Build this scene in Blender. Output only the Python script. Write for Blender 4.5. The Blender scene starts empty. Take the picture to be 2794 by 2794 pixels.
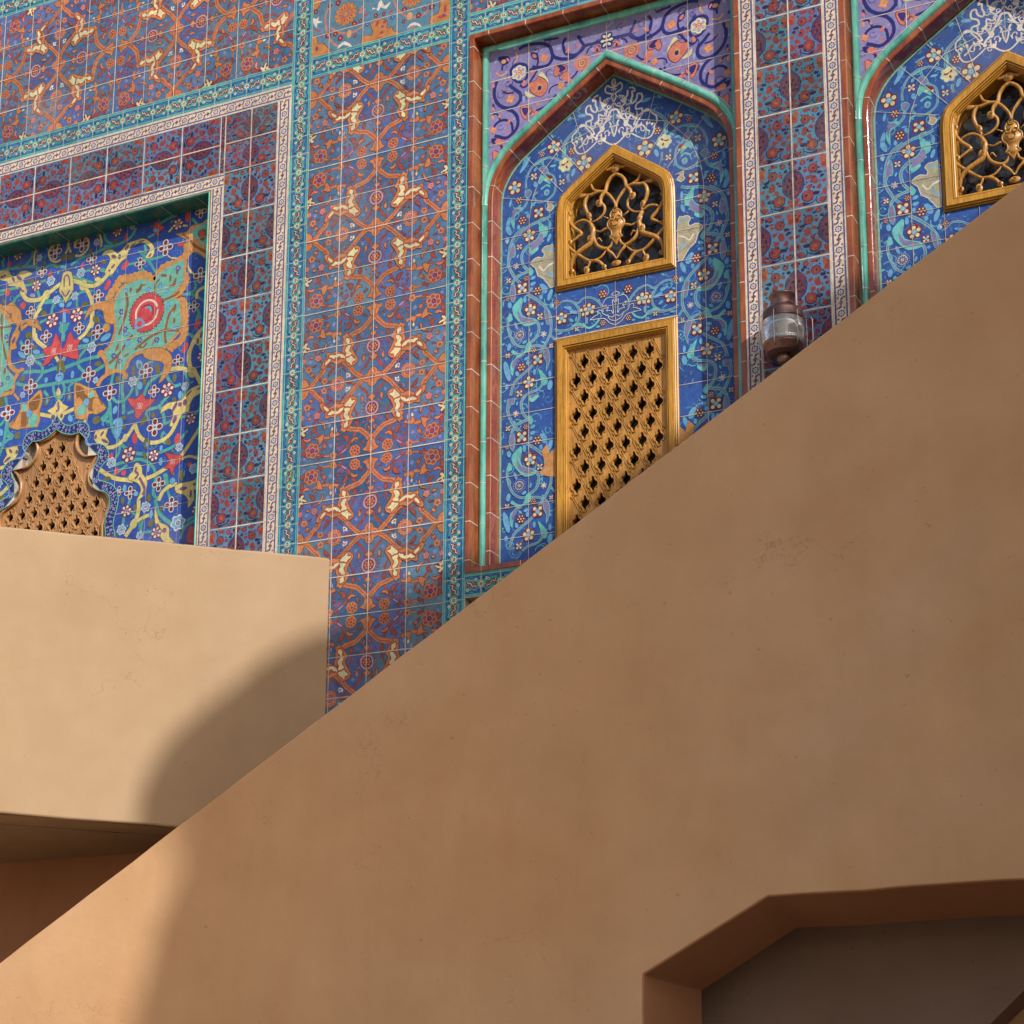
import bpy, bmesh, math, random
from math import sin, cos, pi, radians, sqrt, atan2, hypot, floor
from mathutils import Vector, Matrix
from mathutils.geometry import delaunay_2d_cdt

# ------------------------------------------------------------------ camera, light, exposure
sc = bpy.context.scene
COL = sc.collection
cam_d = bpy.data.cameras.new('camera'); cam = bpy.data.objects.new('camera', cam_d); COL.objects.link(cam)
F_PX, CY_OFF = 5071.88, 625.47
RX = [(0.90487148, 0.42566869, 0.00371215), None, (-0.41663119, 0.88380359, 0.21286066)]
right = Vector(RX[0]).normalized(); fwd = Vector(RX[2]).normalized(); up = right.cross(fwd).normalized(); right = fwd.cross(up)
cam.matrix_world = Matrix(((right.x, up.x, -fwd.x, 4.24868745), (right.y, up.y, -fwd.y, -7.39884812), (right.z, up.z, -fwd.z, -5.27372503), (0, 0, 0, 1)))
cam_d.sensor_fit = 'HORIZONTAL'; cam_d.sensor_width = 36.0; cam_d.lens = 36.0 * F_PX / 2794.0
cam_d.shift_x = 0.0; cam_d.shift_y = CY_OFF / 2794.0
cam_d.clip_start = 0.05; cam_d.clip_end = 2000
sc.camera = cam

SUN = Vector((1.40, -1.0, 1.04)).normalized()          # towards the sun
w = bpy.data.worlds.new("World"); sc.world = w; w.use_nodes = True
nt = w.node_tree; nt.nodes.clear()
sky = nt.nodes.new('ShaderNodeTexSky'); sky.sky_type = 'NISHITA'; sky.sun_disc = False
sky.sun_elevation = math.asin(SUN.z); sky.sun_rotation = atan2(SUN.x, SUN.y); sky.dust_density = 3.0; sky.air_density = 1.0
bg = nt.nodes.new('ShaderNodeBackground'); bg.inputs[1].default_value = 0.094
wo = nt.nodes.new('ShaderNodeOutputWorld'); nt.links.new(sky.outputs[0], bg.inputs[0]); nt.links.new(bg.outputs[0], wo.inputs[0])
sd = bpy.data.lights.new('sun', 'SUN'); sd.energy = 2.85; sd.angle = radians(0.6); sd.color = (1.0, 0.955, 0.88)
so = bpy.data.objects.new('sun', sd); COL.objects.link(so)
so.rotation_euler = (-SUN).to_track_quat('-Z', 'Y').to_euler(); so.location = (12, -12, 12)
sc.view_settings.view_transform = 'Standard'; sc.view_settings.look = 'None'; sc.view_settings.exposure = 0.69; sc.view_settings.gamma = 1.0
sc.view_settings.use_curve_mapping = False
sc.cycles.max_bounces = 8; sc.cycles.diffuse_bounces = 5

# ------------------------------------------------------------------ colours
def lin(c): return tuple(((v / 255) / 12.92 if v <= 10 else (((v / 255) + .055) / 1.055) ** 2.4) for v in c)
PAL = dict(ru=(170,82,64), rc=(160,76,54), dk=(112,52,44), cr=(226,220,172), la=(150,150,205), pu=(122,86,122), rd=(165,60,72), rb=(136,44,58),
  wh=(226,216,204), sa=(205,108,90), bn=(138,92,48), ye=(208,190,116), ol=(112,108,56), aq=(76,160,152), sk=(92,160,206), re=(198,60,66),
  og=(196,136,70), md=(106,178,164), nv=(38,40,112), co=(206,112,92), gd=(206,146,84), lv=(150,150,200), tq=(98,184,184), mv=(122,116,160),
  cm=(200,188,146), wl=(216,206,192), pk=(190,112,96), dg=(186,118,52), bl2=(60,70,150), mm=(90,58,84), nb=(60,50,86), p2=(112,66,80), mr=(138,66,58), ow=(172,84,46),
  tl=(40,90,140), cob=(44,84,164), teal=(88,176,160), navy=(30,64,120), wb=(214,202,184), vi=(92,74,128), ob=(176,112,64), bnav=(46,56,120))
PAL['or'] = (190,114,64); PAL['mr'] = (128,60,52); PAL['nb'] = (48,42,72); PAL['ow'] = (150,76,44); PAL['rb'] = (118,42,54); PAL['mm'] = (82,62,88); PAL['p2'] = (98,64,72)
PAL['ru'] = (148,70,62)
PAL['cr'] = (208,200,154); PAL['cm'] = (166,158,126)
PAL['cr2'] = (226,220,172)
PAL['wh'] = (214,204,192)
L = {k: lin(v) for k, v in PAL.items()}
def mul(c, f): return tuple(min(1.0, a * f) for a in c)
def mulc(c, d): return tuple(min(1.0, a * b) for a, b in zip(c, d))
rnd = random.Random(7)
def h2(a, b, s=0):
    v = sin(a * 127.1 + b * 311.7 + s * 74.7) * 43758.5453
    return v - floor(v)

# ------------------------------------------------------------------ materials
def mat(name, base=(.5,.5,.5), rough=.6, spec=.5, coat=0.0):
    m = bpy.data.materials.new(name); m.use_nodes = True
    b = m.node_tree.nodes['Principled BSDF']
    b.inputs['Base Color'].default_value = (*base, 1); b.inputs['Roughness'].default_value = rough
    b.inputs['Specular IOR Level'].default_value = spec; b.inputs['Coat Weight'].default_value = coat
    b.inputs['Coat Roughness'].default_value = .08
    return m, m.node_tree, b
def N(nt, t, **kw):
    n = nt.nodes.new(t)
    for k, v in kw.items(): setattr(n, k, v)
    return n
def noise(nt, scale, detail=4, rough=.6, vec=None, dist=0.0):
    n = N(nt, 'ShaderNodeTexNoise'); n.inputs['Scale'].default_value = scale; n.inputs['Detail'].default_value = detail; n.inputs['Roughness'].default_value = rough
    n.inputs['Distortion'].default_value = dist
    if vec: nt.links.new(vec, n.inputs['Vector'])
    return n
def ramp(nt, fac, stops):
    r = N(nt, 'ShaderNodeValToRGB'); e = r.color_ramp.elements
    while len(e) > 1: e.remove(e[-1])
    e[0].position = stops[0][0]; e[0].color = (*stops[0][1], 1)
    for p, c in stops[1:]:
        x = e.new(p); x.color = (*c, 1)
    nt.links.new(fac, r.inputs[0]); return r
def mixc(nt, a, b, fac, mode='MIX'):
    m = N(nt, 'ShaderNodeMix', data_type='RGBA', blend_type=mode)
    for s, v in ((m.inputs[6], a), (m.inputs[7], b), (m.inputs[0], fac)):
        if hasattr(v, 'is_linked') or isinstance(v, bpy.types.NodeSocket): nt.links.new(v, s)
        else: s.default_value = v if isinstance(v, (int, float)) else (*v, 1)
    return m.outputs[2]
def bump(nt, b, h, strength, dist=.002):
    bp = N(nt, 'ShaderNodeBump'); bp.inputs['Strength'].default_value = strength; bp.inputs['Distance'].default_value = dist
    nt.links.new(h, bp.inputs['Height']); nt.links.new(bp.outputs[0], b.inputs['Normal']); return bp
M = {}
# painted, glazed tile: colour painted per shape ('Col'), watery brushwork mottling, soft glaze
m, t, b = mat('painted_glaze', rough=.4, spec=.16)
at = N(t, 'ShaderNodeAttribute', attribute_name='Col'); tc = N(t, 'ShaderNodeTexCoord')
n1 = noise(t, 34, 5, .65, tc.outputs['Object'], .6); n2 = noise(t, 130, 3, .6, tc.outputs['Object'])
r1 = ramp(t, n1.outputs[0], [(.25, (.60,.66,.76)), (.5, (.96,.98,1.0)), (.75, (1.34,1.32,1.22))])
r2 = ramp(t, n2.outputs[0], [(.3, (.86,.86,.88)), (.7, (1.12,1.12,1.10))])
c = mixc(t, at.outputs['Color'], r1.outputs[0], .85, 'MULTIPLY'); c = mixc(t, c, r2.outputs[0], .8, 'MULTIPLY')
nw = noise(t, 1.3, 6, .6, tc.outputs['Object'], .5); rw = ramp(t, nw.outputs[0], [(.56, (0,0,0)), (.72, (.26,.26,.26))])
c = mixc(t, c, (.36,.32,.29), rw.outputs[0])
hs = N(t, 'ShaderNodeHueSaturation'); hs.inputs['Saturation'].default_value = .93; hs.inputs['Value'].default_value = .86; t.links.new(c, hs.inputs['Color']); t.links.new(hs.outputs[0], b.inputs['Base Color'])
rr = ramp(t, n1.outputs[0], [(.3, (.30,)*3), (.7, (.5,)*3)]); t.links.new(rr.outputs[0], b.inputs['Roughness'])
nb_ = noise(t, 9, 2, .5, tc.outputs['Object']); bump(t, b, nb_.outputs[0], .25, .004)
M['paint'] = m
m, t, b = mat('grout', (.62,.54,.46), .85, .2); tc = N(t, 'ShaderNodeTexCoord'); n1 = noise(t, 25, 4, .7, tc.outputs['Object'])
n2 = noise(t, 2.2, 4, .7, tc.outputs['Object']); r2 = ramp(t, n2.outputs[0], [(.35, (.55,.52,.5)), (.6, (1,1,1))])
r = ramp(t, n1.outputs[0], [(.3, (.42,.35,.28)), (.55, (.62,.53,.45)), (.8, (.76,.68,.60))])
r_o = mixc(t, r.outputs[0], r2.outputs[0], .9, 'MULTIPLY'); t.links.new(r_o, b.inputs['Base Color']); M['grout'] = m
def glaze(name, c1, c2, c3, rough=.12, sc_=6):
    m, t, b = mat(name, c1, rough, .5, .35); tc = N(t, 'ShaderNodeTexCoord'); mp = N(t, 'ShaderNodeMapping'); mp.inputs['Scale'].default_value = (3, 3, 1)
    t.links.new(tc.outputs['Object'], mp.inputs[0]); n = noise(t, sc_, 5, .65, mp.outputs[0]); r = ramp(t, n.outputs[0], [(.3, c1), (.5, c2), (.72, c3)])
    t.links.new(r.outputs[0], b.inputs['Base Color']); n2 = noise(t, 30, 3, .6, tc.outputs['Object']); bump(t, b, n2.outputs[0], .22, .003); return m
M['brown'] = glaze('brown_glaze', lin((110,48,28)), lin((140,70,34)), lin((162,92,50)))
M['tealg'] = glaze('teal_glaze', lin((56,132,122)), lin((92,168,152)), lin((116,188,170)))
M['deepteal'] = glaze('deep_teal_glaze', lin((34,92,78)), lin((44,112,92)), lin((58,128,104)), .25)
M['reveal'] = glaze('dark_brown_glaze', lin((104,46,32)), lin((128,62,40)), lin((144,78,52)), .18)
def wood(name, a, b2, c2):
    m, t, b = mat(name, a, .38, .4, .12); tc = N(t, 'ShaderNodeTexCoord'); mp = N(t, 'ShaderNodeMapping'); mp.inputs['Scale'].default_value = (40, 40, 3)
    t.links.new(tc.outputs['Object'], mp.inputs[0]); n = noise(t, 3, 6, .7, mp.outputs[0], .4); r = ramp(t, n.outputs[0], [(.25, a), (.5, b2), (.78, c2)])
    n3 = noise(t, 5, 3, .6, tc.outputs['Object']); r3 = ramp(t, n3.outputs[0], [(.3, (.78,.76,.72)), (.7, (1.12,1.1,1.06))])
    t.links.new(mixc(t, r.outputs[0], r3.outputs[0], 1.0, 'MULTIPLY'), b.inputs['Base Color']); bump(t, b, n.outputs[0], .25, .0015); return m
M['wood'] = wood('varnished_oak', lin((134,90,26)), lin((182,132,46)), lin((206,158,66)))
M['wood2'] = wood('carved_oak', lin((118,76,30)), lin((172,124,58)), lin((204,160,92)))
M['wood3'] = wood('faded_carved_wood', lin((112,76,46)), lin((164,122,80)), lin((192,152,110)))
m, t, b = mat('dark_glass', (.012,.012,.013), .06, .5); tc = N(t, 'ShaderNodeTexCoord'); n = noise(t, 6, 4, .6, tc.outputs['Object']); bump(t, b, n.outputs[0], .5, .02)
r = ramp(t, n.outputs[0], [(.4, (.008,.008,.009)), (.62, (.05,.05,.05))]); t.links.new(r.outputs[0], b.inputs['Base Color']); M['glass'] = m
def plaster(name, a, b2, c2, bs=.35):
    m, t, b = mat(name, a, .92, .12); tc = N(t, 'ShaderNodeTexCoord'); n = noise(t, .55, 6, .62, tc.outputs['Object'], .8); n2 = noise(t, 2.6, 5, .6, tc.outputs['Object'])
    r = ramp(t, n.outputs[0], [(.32, a), (.5, b2), (.68, c2)]); r2 = ramp(t, n2.outputs[0], [(.3, (.93,.91,.88)), (.7, (1.05,1.05,1.05))])
    mp = N(t, 'ShaderNodeMapping'); mp.inputs['Scale'].default_value = (5, 5, .7); t.links.new(tc.outputs['Object'], mp.inputs[0]); n4 = noise(t, 1.5, 5, .7, mp.outputs[0], .5)
    r4 = ramp(t, n4.outputs[0], [(.3, (.975,.972,.968)), (.7, (1.015,1.015,1.02))])
    sp = noise(t, 42, 2, .5, tc.outputs['Object']); rs = ramp(t, sp.outputs[0], [(.235, (.6,.55,.5)), (.27, (1,1,1))])
    c = mixc(t, r.outputs[0], r2.outputs[0], 1.0, 'MULTIPLY'); c = mixc(t, c, r4.outputs[0], 1.0, 'MULTIPLY'); c = mixc(t, c, rs.outputs[0], .5, 'MULTIPLY')
    # hairline cracks
    vo = N(t, 'ShaderNodeTexVoronoi', feature='DISTANCE_TO_EDGE'); vo.inputs['Scale'].default_value = .8; nd = noise(t, 2.2, 5, .7, tc.outputs['Object'])
    ad = N(t, 'ShaderNodeVectorMath', operation='ADD'); t.links.new(tc.outputs['Object'], ad.inputs[0]); t.links.new(nd.outputs[1], ad.inputs[1]); t.links.new(ad.outputs[0], vo.inputs['Vector'])
    rc_ = ramp(t, vo.outputs[0], [(.0015, (0,0,0)), (.004, (1,1,1))]); nm = noise(t, 1.1, 3, .6, tc.outputs['Object']); rm = ramp(t, nm.outputs[0], [(.55, (1,1,1)), (.63, (0,0,0))])
    mx = N(t, 'ShaderNodeMath', operation='MAXIMUM'); t.links.new(rc_.outputs[0], mx.inputs[0]); t.links.new(rm.outputs[0], mx.inputs[1])
    c = mixc(t, mixc(t, c, (.76,.73,.70), 1.0, 'MULTIPLY'), c, mx.outputs[0]); t.links.new(c, b.inputs['Base Color'])
    g = noise(t, 55, 5, .7, tc.outputs['Object']); g2 = noise(t, 6, 5, .6, tc.outputs['Object']); ma = N(t, 'ShaderNodeMath', operation='MULTIPLY_ADD'); t.links.new(g.outputs[0], ma.inputs[0]); ma.inputs[1].default_value = .25; t.links.new(g2.outputs[0], ma.inputs[2])
    g3 = noise(t, 2.4, 3, .5, tc.outputs['Object'], .6); mb = N(t, 'ShaderNodeMath', operation='MULTIPLY_ADD'); t.links.new(g3.outputs[0], mb.inputs[0]); mb.inputs[1].default_value = 2.2; t.links.new(ma.outputs[0], mb.inputs[2])
    bump(t, b, mb.outputs[0], bs * 1.5, .006); return m
M['plaster'] = plaster('tan_plaster', (.535,.305,.155), (.55,.335,.182), (.56,.362,.220))
M['plaster_sun_toned'] = plaster('sun_toned_tan_plaster', (.318,.218,.132), (.342,.240,.148), (.360,.256,.165))  # yellower stair plaster, darkened to hold down the sunlight on the balcony parapet
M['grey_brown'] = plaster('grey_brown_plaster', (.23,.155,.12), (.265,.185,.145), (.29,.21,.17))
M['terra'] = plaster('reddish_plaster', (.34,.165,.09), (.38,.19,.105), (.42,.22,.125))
M['grey'] = plaster('grey_render', (.24,.22,.20), (.29,.27,.245), (.34,.31,.28), .8)
m, t, b = mat('sandy_ground', (.45,.36,.26), .9, .1); tc = N(t, 'ShaderNodeTexCoord'); n = noise(t, .7, 6, .7, tc.outputs['Object'])
r = ramp(t, n.outputs[0], [(.3, (.28,.20,.135)), (.7, (.36,.27,.18))]); t.links.new(r.outputs[0], b.inputs['Base Color']); M['ground'] = m
m, t, b = mat('aged_copper', (.19,.095,.075), .42, .5); b.inputs['Metallic'].default_value = .75; tc = N(t, 'ShaderNodeTexCoord'); n = noise(t, 22, 4, .6, tc.outputs['Object'])
r = ramp(t, n.outputs[0], [(.3, (.15,.075,.065)), (.7, (.34,.21,.18))]); t.links.new(r.outputs[0], b.inputs['Base Color']); M['copper'] = m
m, t, b = mat('pale_metal', (.50,.45,.40), .3, .5); b.inputs['Metallic'].default_value = .9; M['steel'] = m
m, t, b = mat('lens_glass', (.93,.93,.90), .05, .5); b.inputs['Base Color'].default_value = (.88,.88,.86,1); b.inputs['Transmission Weight'].default_value = .8; b.inputs['IOR'].default_value = 1.38; b.inputs['Roughness'].default_value = .03; M['lens'] = m

# ------------------------------------------------------------------ object helpers
def link(name, me, parent=None):
    o = bpy.data.objects.new(name, me); COL.objects.link(o)
    if parent: o.parent = parent
    return o
def from_data(name, v, f, mats, parent=None, mi=None, cols=None, smooth=False):
    me = bpy.data.meshes.new(name); me.from_pydata(v, [], f)
    for m_ in (mats if isinstance(mats, (list, tuple)) else [mats]): me.materials.append(m_)
    if mi: me.polygons.foreach_set('material_index', mi)
    if cols:
        a = me.color_attributes.new('Col', 'FLOAT_COLOR', 'CORNER'); buf = []
        for p, c_ in zip(me.polygons, cols): buf.extend((c_[0], c_[1], c_[2], 1.0) * p.loop_total)
        a.data.foreach_set('color', buf)
    if smooth: me.polygons.foreach_set('use_smooth', [True] * len(me.polygons))
    me.update(); return link(name, me, parent)
def tag(o, label=None, cat=None, group=None, kind=None):
    for k, v in (('label', label), ('category', cat), ('group', group), ('kind', kind)):
        if v: o[k] = v
    return o
def area(p): return sum(p[i][0] * p[(i + 1) % len(p)][1] - p[(i + 1) % len(p)][0] * p[i][1] for i in range(len(p))) / 2
def ccw(p): return p if area(p) > 0 else p[::-1]
def smooth_path(p, n=3, closed=False):
    m_ = len(p)
    if m_ < 3: return list(p)
    out = []; rng = range(m_) if closed else range(m_ - 1)
    for i in rng:
        if closed: a, b_, c_, d = p[(i - 1) % m_], p[i], p[(i + 1) % m_], p[(i + 2) % m_]
        else: a, b_, c_, d = p[max(i - 1, 0)], p[i], p[i + 1], p[min(i + 2, m_ - 1)]
        for k in range(n):
            t_ = k / n; t2 = t_ * t_; t3 = t2 * t_
            out.append(tuple(.5 * (2 * b_[q] + (c_[q] - a[q]) * t_ + (2 * a[q] - 5 * b_[q] + 4 * c_[q] - d[q]) * t2 + (3 * b_[q] - a[q] - 3 * c_[q] + d[q]) * t3) for q in range(len(b_))))
    if not closed: out.append(p[-1])
    return out
def clip(poly, rc):
    """clip a polygon by half planes (nx, nz, d): keep nx*x+nz*z <= d"""
    for nx, nz, d in rc:
        out = []; n = len(poly)
        for i in range(n):
            a, b_ = poly[i], poly[(i + 1) % n]; da = nx * a[0] + nz * a[1] - d; db = nx * b_[0] + nz * b_[1] - d
            if da <= 0: out.append(a)
            if (da < 0 < db) or (db < 0 < da):
                t_ = da / (da - db); out.append((a[0] + (b_[0] - a[0]) * t_, a[1] + (b_[1] - a[1]) * t_))
        poly = out
        if len(poly) < 3: return None
    if abs(area(poly)) < 1e-7: return None
    return poly
def rect_clip(x0, x1, z0, z1): return [(-1, 0, -x0), (1, 0, x1), (0, -1, -z0), (0, 1, z1)]
def rect(x0, x1, z0, z1): return [(x0, z0), (x1, z0), (x1, z1), (x0, z1)]
EPS = 5e-5
class Paint:
    """flat glaze colours laid on a panel whose face is at depth y, each shape a hair in front of the last"""
    def __init__(s, y, clips=None, jit=None):
        s.y = y; s.v = []; s.f = []; s.c = []; s.mi = []; s.g = []; s.k = 1; s.clips = clips; s.jit = jit; s.warp = 0
    def poly(s, p, col, k=None, tf=None, clips=None, gro=0, raw=False):
        kk = s.k if k is None else k
        if k is None: s.k += 1
        if tf: p = [tf(q) for q in p]
        if s.warp and not gro and not raw: p = [(q[0] + s.warp * (sin(q[1] * 19.7 + 1.3 * sin(q[0] * 11.3)) + .6 * sin(q[0] * 31.7 + q[1] * 7.9)), q[1] + s.warp * (sin(q[0] * 17.3 + q[1] * 3.1) + .6 * sin(q[1] * 29.1 - q[0] * 5.3))) for q in p]
        if clips: 
            p = clip(p, clips)
            if not p: return
        if s.clips:
            p = clip(p, s.clips)
            if not p: return
        if len(p) < 3: return
        p = ccw(p)
        if s.jit and not gro and not raw:
            n_ = len(p); cx = sum(q[0] for q in p) / n_; cz = sum(q[1] for q in p) / n_; col = mulc(col, s.jit(cx, cz))
        i = len(s.v); s.v.extend(p); s.f.append(tuple(range(i, i + len(p)))); s.c.append(col); s.mi.append(gro); s.g.append(kk)
    def line(s, a, b_, w_, k, gro=1, col=(.6,.53,.45), clips=None):
        dx, dz = b_[0] - a[0], b_[1] - a[1]; l = hypot(dx, dz); nx, nz = -dz / l * w_ / 2, dx / l * w_ / 2
        s.poly([(a[0] - nx, a[1] - nz), (b_[0] - nx, b_[1] - nz), (b_[0] + nx, b_[1] + nz), (a[0] + nx, a[1] + nz)], col, k, None, clips, gro)
    def build(s, name, parent, body=None):
        lay = {}; i = 0; n = len(s.f); ys = [0.0] * len(s.v); C_ = .012
        while i < n:
            j = i; cells = set()
            while j < n and s.g[j] == s.g[i]:
                ps = [s.v[q] for q in s.f[j]]; x0, x1 = min(p[0] for p in ps), max(p[0] for p in ps); z0, z1 = min(p[1] for p in ps), max(p[1] for p in ps)
                for a in range(int(floor(x0 / C_)), int(floor(x1 / C_)) + 1):
                    for b_ in range(int(floor(z0 / C_)), int(floor(z1 / C_)) + 1): cells.add((a, b_))
                j += 1
            l_ = 1 + max(lay.get(c, 0) for c in cells)
            for c in cells: lay[c] = l_
            for q in range(i, j):
                for a in s.f[q]: ys[a] = s.y - l_ * EPS
            i = j
        v = [(p[0], y, p[1]) for p, y in zip(s.v, ys)]; f, c_, mi = s.f, s.c, s.mi
        if body:
            n0 = len(v); v = v + body[0]; f = f + [tuple(i + n0 for i in g) for g in body[1]]; c_ = c_ + [(.5,.45,.4)] * len(body[1]); mi = mi + [1] * len(body[1])
        return from_data(name, v, f, [M['paint'], M['grout']], parent, mi, c_)
def ribbon(p, w_, closed=False, wavy=False, taper=False, seed=0):
    """side pairs of a stroke"""
    n = len(p); L_, R_ = [], []
    for i in range(n):
        a = p[(i - 1) % n] if (closed or i > 0) else p[i]; b_ = p[(i + 1) % n] if (closed or i < n - 1) else p[i]
        dx, dz = b_[0] - a[0], b_[1] - a[1]; l = hypot(dx, dz) or 1e-9; nx, nz = -dz / l, dx / l; ww = w_ / 2; wl = wr = ww
        if wavy: wl = ww * (1 + .22 * sin(i * 2.1 + seed)); wr = ww * (1 + .22 * sin(i * 2.1 + 1.9 + seed))
        if taper: q = i / (n - 1); wl = wr = ww * (1 - .75 * q)
        L_.append((p[i][0] + nx * wl, p[i][1] + nz * wl)); R_.append((p[i][0] - nx * wr, p[i][1] - nz * wr))
    return L_, R_
def box_data(x0, x1, y0, y1, z0, z1):
    v = [(x, y, z) for x in (x0, x1) for y in (y0, y1) for z in (z0, z1)]
    return v, [(0,1,3,2), (4,6,7,5), (0,4,5,1), (2,3,7,6), (0,2,6,4), (1,5,7,3)]
def merge(parts):
    v, f = [], []
    for a, b_ in parts:
        n = len(v); v += a; f += [tuple(i + n for i in g) for g in b_]
    return v, f
def boxo(name, dims, m_, parent=None, bev=0):
    v, f = merge([box_data(*d) for d in (dims if isinstance(dims, list) else [dims])])
    o = from_data(name, v, f, m_, parent)
    if bev: bevel(o, bev)
    return o
def bevel(o, w_, seg=3):
    b_ = o.modifiers.new('bevel', 'BEVEL'); b_.width = w_; b_.segments = seg; b_.limit_method = 'ANGLE'; b_.angle_limit = radians(40)
    for p in o.data.polygons: p.use_smooth = True
    try:
        wn = o.modifiers.new('wn', 'WEIGHTED_NORMAL'); wn.keep_sharp = True
    except Exception: pass
def plate(outer, holes, y0, y1):
    """slab between y0 (front) and y1 with holes; returns verts, faces"""
    V = []; Ed = []
    for lp in [outer] + holes:
        n0 = len(V); V += [Vector(p) for p in lp]; n = len(lp); Ed += [(n0 + i, n0 + (i + 1) % n) for i in range(n)]
    vs, es, fs, _, _, _ = delaunay_2d_cdt(V, Ed, [], 0, 1e-6)
    def inside(p, lp):
        r_ = False; j = len(lp) - 1
        for i in range(len(lp)):
            if (lp[i][1] > p[1]) != (lp[j][1] > p[1]) and p[0] < (lp[j][0] - lp[i][0]) * (p[1] - lp[i][1]) / (lp[j][1] - lp[i][1]) + lp[i][0]: r_ = not r_
            j = i
        return r_
    bbs = [(min(p[0] for p in h), max(p[0] for p in h), min(p[1] for p in h), max(p[1] for p in h)) for h in holes]
    keep = []
    for f in fs:
        cx = sum(vs[i][0] for i in f) / len(f); cz = sum(vs[i][1] for i in f) / len(f)
        if not inside((cx, cz), outer): continue
        if any(bb[0] <= cx <= bb[1] and bb[2] <= cz <= bb[3] and inside((cx, cz), h) for h, bb in zip(holes, bbs)): continue
        keep.append(f if area([vs[i] for i in f]) > 0 else f[::-1])
    n = len(vs); v = [(p[0], y0, p[1]) for p in vs] + [(p[0], y1, p[1]) for p in vs]
    f = [tuple(g) for g in keep] + [tuple(i + n for i in g[::-1]) for g in keep]
    cnt = {}
    for g in keep:
        for a, b_ in zip(g, g[1:] + g[:1]) if isinstance(g, list) else zip(g, list(g[1:]) + [g[0]]): cnt[(a, b_)] = cnt.get((a, b_), 0) + 1
    for (a, b_) in cnt:
        if (b_, a) not in cnt: f.append((b_, a, a + n, b_ + n))
    return v, f
def sweep(path, prof, closed=False):
    """path in (x,z); prof = [(offset to the right of travel, y)]"""
    n = len(path); v = []; f = []; m_ = len(prof)
    for i in range(n):
        a = path[(i - 1) % n] if (closed or i > 0) else None; b_ = path[(i + 1) % n] if (closed or i < n - 1) else None; p = path[i]
        ns = []
        for u_, w_ in ((a, p), (p, b_)):
            if u_ is None or w_ is None: continue
            dx, dz = w_[0] - u_[0], w_[1] - u_[1]; l = hypot(dx, dz) or 1e-9; ns.append((dz / l, -dx / l))
        if len(ns) == 2:
            sx, sz = ns[0][0] + ns[1][0], ns[0][1] + ns[1][1]; l = hypot(sx, sz) or 1e-9; sx /= l; sz /= l; k = 1 / max(.35, sx * ns[0][0] + sz * ns[0][1])
            nx, nz = sx * k, sz * k
        else: nx, nz = ns[0]
        for o_, y in prof: v.append((p[0] + nx * o_, y, p[1] + nz * o_))
    for i in range(n if closed else n - 1):
        j = (i + 1) % n
        for q in range(m_ - 1): f.append((i * m_ + q, i * m_ + q + 1, j * m_ + q + 1, j * m_ + q))
    return v, f
def arclen(path):
    s = [0]
    for a, b_ in zip(path, path[1:]): s.append(s[-1] + hypot(b_[0] - a[0], b_[1] - a[1]))
    return s
def at_len(path, S, d):
    for i in range(len(path) - 1):
        if S[i + 1] >= d:
            t_ = (d - S[i]) / max(1e-9, S[i + 1] - S[i]); a, b_ = path[i], path[i + 1]; return (a[0] + (b_[0] - a[0]) * t_, a[1] + (b_[1] - a[1]) * t_)
    return path[-1]
def joints(path, prof, step, w_=.0045, start=None, lift=.0007):
    S = arclen(path); parts = []; d = step * .5 if start is None else start; cnt = 0
    while d < S[-1] - .02:
        a, b_ = at_len(path, S, d), at_len(path, S, d + w_); pr = [(o_, y) for o_, y in prof]
        v, f = sweep([a, b_], [(o_ + (lift if i and pr[i][1] > pr[i - 1][1] + 1e-4 and abs(pr[i][0] - pr[i-1][0]) < 1e-4 else 0), y - lift) for i, (o_, y) in enumerate(pr)]); parts.append((v, f)); d += step
    return merge(parts)
def multi(name, lst, smooth=False, parent=None):
    v, f, mi, ms = [], [], [], []
    for (a, b_), m_ in lst:
        if m_ not in ms: ms.append(m_)
        n = len(v); v += a; f += [tuple(i + n for i in g) for g in b_]; mi += [ms.index(m_)] * len(b_)
    return from_data(name, v, f, ms, parent, mi, None, smooth)
def tube(pts, rad, seg=8, flat=1.0):
    v, f = [], []; n = len(pts); up_ = Vector((0, 1, 0))
    for i in range(n):
        a, b_ = Vector(pts[max(0, i - 1)]), Vector(pts[min(n - 1, i + 1)]); t_ = (b_ - a)
        if t_.length < 1e-9: t_ = Vector((0, 0, 1))
        t_.normalize(); s_ = t_.cross(up_)
        if s_.length < 1e-3: s_ = Vector((1, 0, 0))
        s_.normalize(); u_ = s_.cross(t_); r_ = rad[i] if isinstance(rad, (list, tuple)) else rad
        for k in range(seg):
            an = 2 * pi * k / seg; q = Vector(pts[i]) + s_ * cos(an) * r_ + u_ * sin(an) * r_ * flat; v.append(tuple(q))
    for i in range(n - 1):
        for k in range(seg): f.append((i * seg + k, i * seg + (k + 1) % seg, (i + 1) * seg + (k + 1) % seg, (i + 1) * seg + k))
    f.append(tuple(range(seg - 1, -1, -1))); f.append(tuple((n - 1) * seg + k for k in range(seg))); return v, f
def lathe(prof, cx, cy, seg=40):
    v, f = [], []
    for r_, z in prof:
        for k in range(seg): v.append((cx + r_ * cos(2 * pi * k / seg), cy + r_ * sin(2 * pi * k / seg), z))
    for i in range(len(prof) - 1):
        for k in range(seg): f.append((i * seg + k, i * seg + (k + 1) % seg, (i + 1) * seg + (k + 1) % seg, (i + 1) * seg + k))
    return v, f

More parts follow.
